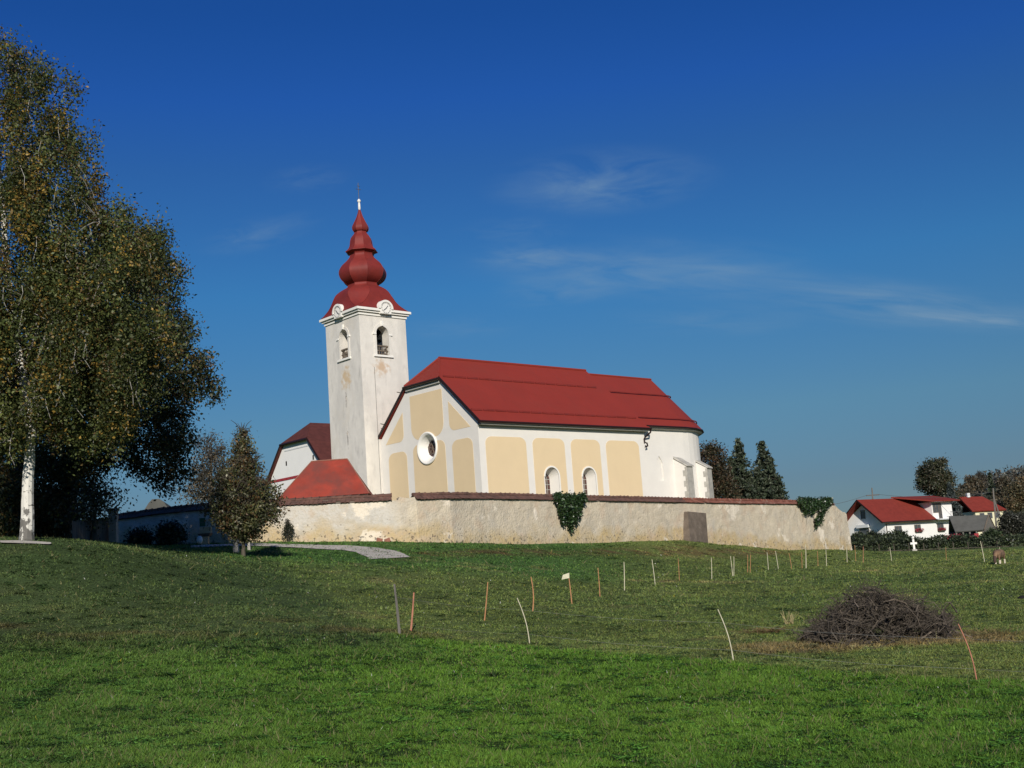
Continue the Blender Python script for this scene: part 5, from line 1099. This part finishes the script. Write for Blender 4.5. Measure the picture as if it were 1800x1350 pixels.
def u3(px_, py_): q = Pp(px_, py_, 172); return q[0]-ps[0], q[2]
xl, zt3 = u3(1672, 907); xr, zp = u3(1736, 905); x_, ze3 = u3(1720, 932); xg, zg = u3(1757, 931); zb3 = u3(1736, 952)[1]
m_ = MB(); m_.slab([(xl-.2, -2.6, ze3), (x_, -2.6, ze3), (xr, .2, zp), (xl-.2, .2, zt3)], .15); m_.slab([(xr, .2, zp), (xg, 3.0, zg), (xl, 3.0, zg), (xl-.2, .2, zt3)], .12); m_.build('roof', GREYROOF, SHD)
m_ = MB(); m_.add([(x_+.15, -2.3, zb3-1), (xg-.1, 2.6, zb3-1), (xg-.1, 2.6, zg), (xr+.05, .2, zp-.12), (x_+.15, -2.3, ze3-.05)], [(0, 1, 2, 3, 4)]); m_.add([(q[0]-.12, q[1]+.06, q[2]) for q in m_.v[:5]], [(4, 3, 2, 1, 0)])
m_.build('boarded_gable', WOODG, SHD); m_ = MB(); m_.tube([(x_+.12, -2.65, ze3-.02), (xr+.05, .15, zp+.03), (xg+.05, 3.0, zg)], .09, 5); m_.build('verge_board', TWIGL, SHD)
for k in range(5): xx = xl+(x_-xl)*k/4; MB().box(xx-.1, xx+.1, -2.4, -2.2, zb3-1, ze3-.1).build('post', WOODG, SHD)
MB().box(xl, x_, 2.3, 2.5, zb3-1, ze3).build('wall', WOODG, SHD)
# utility poles
def pole(x0, y0, x1, y1, D, lab, arm=True, strut=False):
    b_ = Pp(x0, y0, D); b_[2] = Hs(b_[0], b_[1])-.2; t_ = Pp(x1, y1, D); root = empty('utility_pole', tuple(b_), 0, label=lab, cat='utility pole'); e = Vector(t_-b_)
    MB().tube([(0, 0, 0), e*.5, e], [.16, .14, .11], 8).build('pole', WOODG, root)
    if arm: MB().box(e.x-1.1, e.x+1.1, e.y-.08, e.y+.08, e.z-1.35, e.z-1.15).build('crossarm', IRON, root)
    if strut: MB().tube([e*.8, e*.8+Vector((1.2, .5, -e.z*.8+.3))], .12, 6).build('strut', WOODG, root)
    return Vector(b_)+e
tpA = pole(1534, 905, 1532.6, 857.5, 205, 'dark utility pole with crossarm rising behind the white house ridge'); tpB = pole(1749, 915, 1745.5, 858, 190, 'grey wooden utility pole with strut beside the shed', arm=False, strut=True)
for (a_, b_, lab) in ((tpA+Vector((-1, 0, -1.2)), Vector(Pp(1380, 892, 190)), 'overhead wire running left from the dark utility pole'), (tpA+Vector((1, 0, -1.2)), tpB+Vector((-.5, 0, -.6)), 'overhead wire running right between the two utility poles')):
    mb = MB(); L_ = (b_-a_).length; mb.tube([(b_-a_)*u_-Vector((0, 0, .7*math.sin(u_*math.pi))) for u_ in np.linspace(0, 1, 12)], .035, 4); o = mb.build('overhead_wire', IRON, None); o.location = a_; tagk(o, lab, 'wire')

# hedge (one clipped run) and shrubs
def mass(name, lab, cat, path, hpx_top, depth, leaf, pal, per, m_=NEEDLE, group=None):
    """a foliage body along a ground path; height given per point in metres"""
    pts = []; 
    for i in range(len(path)-1):
        (a_, ha), (b_, hb) = path[i], path[i+1]; L_ = np.hypot(b_[0]-a_[0], b_[1]-a_[1])
        for _ in range(int(L_*per)): u_ = rng.random(); h_ = ha+(hb-ha)*u_; x_ = a_[0]+(b_[0]-a_[0])*u_; y_ = a_[1]+(b_[1]-a_[1])*u_+rng.uniform(-.5, .5)*depth; hh = h_*(.8+.4*vnoise(x_, 0, 1.5, 4)); pts.append((x_, y_, Hs0(x_, y_)+hh*rng.random()**.7))
    pts = np.array(pts); o0 = pts.mean(0).copy(); o0[2] = pts[:, 2].min(); root = empty(name, tuple(o0), 0, label=lab, cat=cat, group=group)
    v, f, c = leaves_arr(pts-o0, 7, (.15, .15, .15), leaf, pal, [1/len(pal)]*len(pal)); fast_mesh('foliage', v, f, m_, root, col=c)
    mb = MB()
    for i in range(0, 14): q = path[0][0]+(path[-1][0]-path[0][0])*i/13; mb.tube([(q[0]-o0[0], q[1]-o0[1], Hs(q[0], q[1])-o0[2]-.1), (q[0]-o0[0], q[1]-o0[1], Hs(q[0], q[1])-o0[2]+path[0][1]*.6)], .05, 5)
    mb.tube([(path[0][0][0]-o0[0], path[0][0][1]-o0[1], Hs(*path[0][0])-o0[2]+.05), (path[-1][0][0]-o0[0], path[-1][0][1]-o0[1], Hs(*path[-1][0])-o0[2]+.05)], .04, 4); mb.build('stems', BARK, root)
_hc = {}
def Hs0(x_, y_):
    k = (round(x_), round(y_))
    if k not in _hc: _hc[k] = Hs(x_, y_)
    return _hc[k]
def gp(px_, D): q = Pp(px_, 960, D); return np.array([q[0], q[1]])
HPAL = [(.024, .036, .018), (.034, .048, .022), (.05, .064, .03), (.014, .020, .012)]
mass('hedge', 'long dark clipped hedge along the far edge of the field below the white house', 'hedge', [(gp(1492, 128), 1.35), (gp(1560, 130), 1.3), (gp(1640, 131), 1.35), (gp(1720, 131), 1.3), (gp(1830, 131), 1.15)], 0, 1.4, .12, HPAL, 75)
def shrub(px_, py_, D, r_, lab, pal=HPAL, name='shrub', h_=None, leaf=.11, k=60, per=60):
    b_ = Pp(px_, py_, D); b_[2] = Hs(b_[0], b_[1]); c_ = Pp(px_, py_, D); dz = c_[2]-b_[2]
    return tree(name, lab, 'shrub', b_, [(0, 0, 0), (0, 0, max(.3, dz*.5)), (.05, 0, max(.5, dz))], .07, [((0, 0, dz*.85), (r_*.8, r_*.7, (h_ or r_)*.7), k)], leaf, pal, [1/len(pal)]*len(pal), BARK, spread=(.2, .2, .2), per=per, matl=NEEDLE)
shrub(1509, 945, 134, .9, 'dark round shrub at the left corner of the white house'); shrub(1534, 943, 135, .95, 'dark round shrub second from the left before the house gable')
shrub(1559, 944, 135, .65, 'small dark shrub under the downpipe of the white house'); shrub(1580, 942, 135, 1.15, 'large dark shrub before the first front window of the house')
shrub(1745, 943, 137, 1.2, 'green shrub above the hedge between the shed and the field', [(.025, .04, .015), (.035, .055, .022)])
# white crucifix by the hedge
cb = Pp(1607, 965, 126); cb[2] = Hs(cb[0], cb[1]); CX = empty('crucifix', tuple(cb), 0, label='small white stone crucifix standing before the dark hedge', cat='crucifix'); hc = Pp(1606, 948, 126)[2]-cb[2]
MB().box(-.10, .10, -.06, .06, -.1, hc).build('shaft', TRIM, CX); [MB().box(a_, b_, -.055, .055, hc*.58, hc*.75).build('arm', TRIM, CX) for a_, b_ in ((-.34, -.102), (.102, .34))]
MB().lathe([(.02, hc), (.14, hc+.1), (.14, hc+.2), (.02, hc+.3)], (0, 0, 0), 8).build('head_piece', TRIM, CX); MB().box(-.25, .25, -.15, .15, -.15, .2).build('base', STONE, CX)
# red and green farm trailer, green net fence, white fence
tb = Pp(1728, 947, 165); tb[2] = Hs(tb[0], tb[1]); zz = Pp(1728, 944, 165)[2]-tb[2]
TR = empty('farm_trailer', tuple(tb), R(3), label='red and green farm trailer parked before the grey shed', cat='trailer')
MB().hexa([(-2.1, -.9, zz-.6), (2.1, -.9, zz-.6), (2.1, .9, zz-.6), (-2.1, .9, zz-.6)], [(-2.2, -1, zz), (2.2, -1, zz), (2.2, 1, zz), (-2.2, 1, zz)]).build('box', GREENP, TR)
MB().box(-2.25, 2.25, -1.04, 1.04, zz+.005, zz+.14).box(-1.5, -.9, -.9, .9, zz+.14, zz+.55).box(.7, 2.2, -.9, .9, zz+.14, zz+.28).build('rails', REDP, TR)
for x_ in (-1.2, 1.2):
    for y_ in (-1.05, 1.05): MB().lathe([(.12, -.1), (.42, -.1), (.42, .1), (.12, .1)], (x_, y_, zz-1.0), 14, 'y').build('wheel', BLACK, TR)
tb = Pp(1680, 947, 160); tb[2] = Hs(tb[0], tb[1]); zz = Pp(1680, 943, 160)[2]-tb[2]
TR = empty('flower_bed', tuple(tb), 0, label='row of red and green planting beside the corner of the white house', cat='plants')
pts = np.stack([rng.uniform(-1.6, 1.6, 500), rng.uniform(-.4, .4, 500), rng.uniform(0, 1, 500)*(zz+.15)], 1); v, f, c = leaves_arr(pts, 4, (.08, .08, .08), .1, [(.03, .06, .025), (.02, .05, .03)], (.6, .4)); fast_mesh('foliage', v, f, NEEDLE, TR, col=c)
pts = np.stack([rng.uniform(-1.4, 1.0, 90), rng.uniform(-.5, .2, 90), zz+rng.uniform(-.25, .25, 90)], 1); v, f, c = leaves_arr(pts, 4, (.07, .07, .07), .09, [(.38, .04, .07), (.30, .05, .06)], (.6, .4)); fast_mesh('blossom', v, f, NEEDLE, TR, col=c)
a_, b_ = Pp(1770, 950, 150), Pp(1840, 949, 150); zf = Pp(1785, 945, 150)[2]; fe = empty('picket_fence', (a_[0], a_[1], Hs(a_[0], a_[1])), 0, label='grey-white picket fence at the right edge behind the hedge', cat='fence'); zf -= fe.location.z; m_ = MB()
for k in range(26): x_ = (b_[0]-a_[0])*k/25; m_.box(x_-.06, x_+.06, -.02, .02, -.3, zf+.05*(k % 2))
m_.build('pickets', PLASTG, fe); MB().box(0, b_[0]-a_[0], .021, .06, zf-.3, zf-.2).build('rail', PLASTG, fe)

# trees of the far right
def bgtree(px_, py_, D, lobes, pal, prob, lab, leaf=.14, name='tree', bark=BARK, per=60, twigs=False, spread=.4, tr=.25, matl=None, nl=.3):
    b_ = Pp(px_, py_, D); b_[2] = Hs(b_[0], b_[1]); f_ = D/FPX
    lo = [(rel(b_, x_, y_, D+dd), (rx*f_, rx*f_, rz2*f_), k) for x_, y_, rx, rz2, k, dd in lobes]; top = min(l[1] for l in lobes)
    return tree(name, lab, 'tree', b_, [(0, 0, 0), rel(b_, px_, py_-10, D), rel(b_, px_, top+5, D)], tr, lo, leaf, pal, prob, bark, spread=(spread,)*3, per=per, twigs=twigs, matl=matl, nlimb=nl)
bgtree(1640, 900, 215, [(1636, 828, 20, 17, 80, 0), (1632, 850, 20, 18, 80, 0), (1650, 850, 20, 20, 80, 0), (1664, 845, 14, 16, 40, 2), (1668, 870, 16, 16, 40, 2), (1650, 815, 12, 8, 25, 0)], [(.038, .048, .024), (.065, .066, .032), (.15, .145, .11), (.07, .05, .03)], (.45, .3, .12, .13), 'tall dark bushy ivy-grown tree behind the white house dormer', leaf=.17, per=75)
conifer('spruce_tree', 'blue-grey spruce right of the white house dormer', (1676, 908), 210, (1670, 850), 22, [(.05, .065, .06), (.075, .09, .085), (.035, .05, .045)], 5, n=9000, leaf=.2)
conifer('spruce_tree', 'dark narrow spruce on the wooded hill far right', (1744, 868), 300, (1741, 833), 13, PD, 6, n=3000, leaf=.3, layers=14)
BR = [(.115, .085, .052), (.085, .08, .048), (.15, .135, .105), (.065, .065, .045)]; PB_ = (.35, .3, .15, .2)
bgtree(1706, 870, 290, [(1700, 858, 14, 9, 40, 0), (1715, 852, 13, 12, 40, 0), (1706, 845, 8, 5, 14, 0)], BR, PB_, 'brown autumn tree on the hill left of the narrow spruce', leaf=.25, per=40, twigs=True)
bgtree(1724, 868, 310, [(1723, 838, 8, 7, 26, 0), (1727, 850, 9, 9, 26, 0)], [(.09, .08, .065), (.07, .06, .045)], (.5, .5), 'bare grey-crowned tree behind the narrow spruce', leaf=.2, per=18, twigs=True, nl=.9)
bgtree(1766, 880, 270, [(1762, 850, 12, 12, 40, 0), (1770, 862, 16, 14, 50, 0), (1758, 870, 10, 12, 30, 0)], BR, PB_, 'brown leafy tree just right of the narrow spruce', leaf=.22, per=45, twigs=True)
bgtree(1795, 905, 240, [(1790, 862, 16, 14, 50, 0), (1806, 868, 18, 22, 60, 0), (1785, 885, 20, 14, 60, 0), (1800, 845, 10, 6, 14, 0)], [(.15, .105, .055), (.105, .09, .048), (.075, .075, .04)], (.4, .35, .25), 'large ochre brown tree at the right edge above the picket fence', leaf=.2, per=55, twigs=True)
bgtree(1778, 925, 185, [(1772, 918, 12, 12, 45, 0), (1792, 922, 16, 16, 60, 0), (1806, 925, 14, 18, 40, 0), (1765, 935, 8, 8, 20, 0)], [(.032, .034, .026), (.05, .05, .036), (.16, .16, .14)], (.55, .35, .1), 'very dark bushy fruit tree behind the picket fence', leaf=.16, per=60)
bgtree(1735, 890, 250, [(1736, 884, 10, 7, 20, 0), (1756, 890, 10, 10, 30, 0), (1690, 868, 8, 8, 18, 0)], BR, PB_, 'low brown tree overhanging the dull red roof', leaf=.2, per=40)
# distant wood on the hills: uncountable; haze is mixed into its leaf colours
pts = []
for (x0, x1, D, yb, h_) in ((1380, 1520, 560, 884, 7), (1660, 1830, 470, 872, 6), (1560, 1700, 500, 886, 7), (1180, 1400, 620, 905, 7)):
    for _ in range(700):
        px_ = rng.uniform(x0, x1); q = Pp(px_, yb, D+rng.uniform(-20, 20)); pts.append((q[0], q[1], Hs(q[0], q[1])+rng.random()*h_))
v, f, c = leaves_arr(np.array(pts), 9, (1.3, 1.3, .8), .55, [(.075, .075, .06), (.09, .075, .055), (.06, .068, .06)], (.4, .3, .3)); tagk(fast_mesh('distant_wood', v, f, NEEDLE, col=c), kind='stuff', label='distant woods on the low hills behind the houses, haze put into their colour', cat='woods')

# ---------------------------------------------------------------- left side behind the mound
def at(px_, D, lift=0): q = Pp(px_, 950, D); return Vector((q[0], q[1], Hs(q[0], q[1])+lift))
a_, b_ = at(128, 48), at(195, 52.5); fe = empty('board_fence', tuple(a_), math.atan2(b_.y-a_.y, b_.x-a_.x), label='grey weathered board fence in the shade behind the birch trunk', cat='fence'); L_ = (b_-a_).length; m_ = MB(); k = 0; x_ = 0
while x_ < L_: w_ = random.uniform(.14, .2); h_ = .8*random.uniform(.92, 1.06)+.35*x_/L_; m_.box(x_, x_+w_-.02, -.015, .015, -.4, h_); x_ += w_
m_.build('boards', WOODG, fe); MB().box(0, L_, .016, .07, .3, .4).build('rail', WOODG, fe)
b_ = at(200, 52); t_ = Pp(200, 899, 52); gp_ = empty('gate_post', tuple(b_), 0, label='tall square grey gate post at the left end of the wall', cat='post'); zz = t_[2]-b_.z
MB().box(-.16, .16, -.16, .16, -.4, zz).build('shaft', STONE, gp_); MB().hexa([(-.22, -.22, zz+.004), (.22, -.22, zz+.004), (.22, .22, zz+.004), (-.22, .22, zz+.004)], [(-.14, -.14, zz+.14), (.14, -.14, zz+.14), (.14, .14, zz+.14), (-.14, .14, zz+.14)]).build('cap', STONE, gp_)
# cottage behind the wall; its roof's shade is put into a dark material
q = Pp(279, 905, 84); ct = empty('cottage', (q[0], q[1], 0), R(10), label='steep-roofed cottage peeping over the wall under the dark tree, roof darkened for shade', cat='cottage'); f_ = 84/FPX; z0, z1 = q[2], Pp(279, 880, 84)[2]
MB().prism([(-26*f_, z0-.1), (26*f_, z0-.1), (14*f_, z1-.25), (6*f_, z1), (-6*f_, z1), (-12*f_, z1-.25)], -1.5, 3, 'y').build('roof', GREYROOF, ct); MB().box(-22*f_, 22*f_, -1.2, 2.8, z0-4, z0-.102).build('wall', PLASTG, ct)
shrub(300, 940, 61.5, .75, 'dark shrub added to deepen the shade at the left wall, nearer the stone trough', leaf=.07, k=90)  # this shrub and the next are added to darken the shaded wall
shrub(246, 950, 62, .6, 'low dark shrub added to deepen the shade at the left wall, nearer the gate post', leaf=.07, k=70)
# information board, stone trough, stone posts
b_ = Vector(wallpt(356, 918, .25)); ib_ = empty('notice_board', tuple(b_), 0, label='small dark green notice board fixed on the wall behind the young tree', cat='sign'); MB().box(-.15, .15, -.04, .0, -.22, .22).build('panel', GREENP, ib_); MB().box(-.155, .155, -.055, -.041, -.03, .0).build('divider', IRON, ib_)
b_ = at(361, 61); z_ = Pp(361, 926, 61)[2]-b_.z; tg_ = empty('stone_trough', tuple(b_), 0, label='stone fountain trough on a pedestal at the wall by the path', cat='trough')
MB().box(-.17, .17, -.15, .15, -.2, z_*.45).build('pedestal', WALLM, tg_); MB().hexa([(-.24, -.2, z_*.45+.003), (.24, -.2, z_*.45+.003), (.24, .2, z_*.45+.003), (-.24, .2, z_*.45+.003)], [(-.33, -.28, z_*.62), (.33, -.28, z_*.62), (.33, .28, z_*.62), (-.33, .28, z_*.62)]).build('bowl', SLABM, tg_); MB().box(-.28, .28, .05, .2, z_*.62+.002, z_).build('back_stone', WALLM, tg_)
b_ = at(351, 60.5, .25); MBb = MB().lathe([(.001, -.2), (.12, -.16), (.16, 0), (.12, .15), (.05, .2), (.001, .2)], (0, 0, 0), 12); o = MBb.build('white_boulder', TRIM, None, smooth=True); o.location = b_; tagk(o, 'small round white boulder at the foot of the stone trough', 'stone')
for px_, y0, y1, D, w_, lab in ((414.5, 967, 950, 55.5, .12, 'squat pale stone post left of the young tree trunk'), (437.5, 962, 950, 57, .07, 'thin pale stone post right of the young tree trunk')):
    b_ = at(px_, D); z_ = Pp(px_, y1, D)[2]-b_.z; o = MB().hexa([(-w_, -w_, -.2), (w_, -w_, -.2), (w_, w_, -.2), (-w_, w_, -.2)], [(-w_*.85, -w_*.85, z_), (w_*.85, -w_*.85, z_), (w_*.85, w_*.85, z_+.03), (-w_*.85, w_*.85, z_+.03)]).build('stone_post', STONE, None); o.location = b_; tagk(o, lab, 'post')
b_ = Vector(wallpt(508, 952, .45)); o_ = Hs(b_.x, b_.y)
tree('shrub', 'thin dark bush growing against the pale wall beside the young tree', 'shrub', (b_.x, b_.y, o_), [(0, 0, 0), (0, 0, .4), (.02, 0, .8)], .02, [((0, 0, .45), (.32, .15, .4), 26), ((-.03, 0, .85), (.12, .1, .3), 7)], .035, [(.03, .035, .02), (.05, .05, .03)], (.6, .4), BARK, spread=(.07, .07, .09), per=40, twigs=True, tw=.12)
for (px_, dx_, tl, lab) in ((667, 0, .3, 'left broken red brick leaning on the foot of the wall'), (681, 0, -.3, 'right broken red brick lying at the foot of the wall')):
    b_ = Vector(wallpt(px_, 949, .42)); b_.z = Hs(b_.x, b_.y)+.06; o = MB().box(-.15, .15, -.06, .06, -.1, .12).add([(-.15, -.065, .0), (.15, -.065, .02), (.13, -.065, .06), (-.15, -.065, .05)], [(0, 1, 2, 3)]).build('brick', BRICK, None); o.location = b_; o.rotation_euler = (0, tl, .2); tagk(o, lab, 'brick')
# dark clod at the far right edge of the field
q = G(1797, 1052, 20, 60); mb = MB(); mb.lathe([(.001, .09), (.07, .07), (.13, .03), (.16, -.03)], (0, 0, 0), 9); o = mb.build('soil_clod', BLACK, None, smooth=True); o.location = q; tagk(o, 'small dark clod of soil at the right edge of the meadow', 'soil clod')
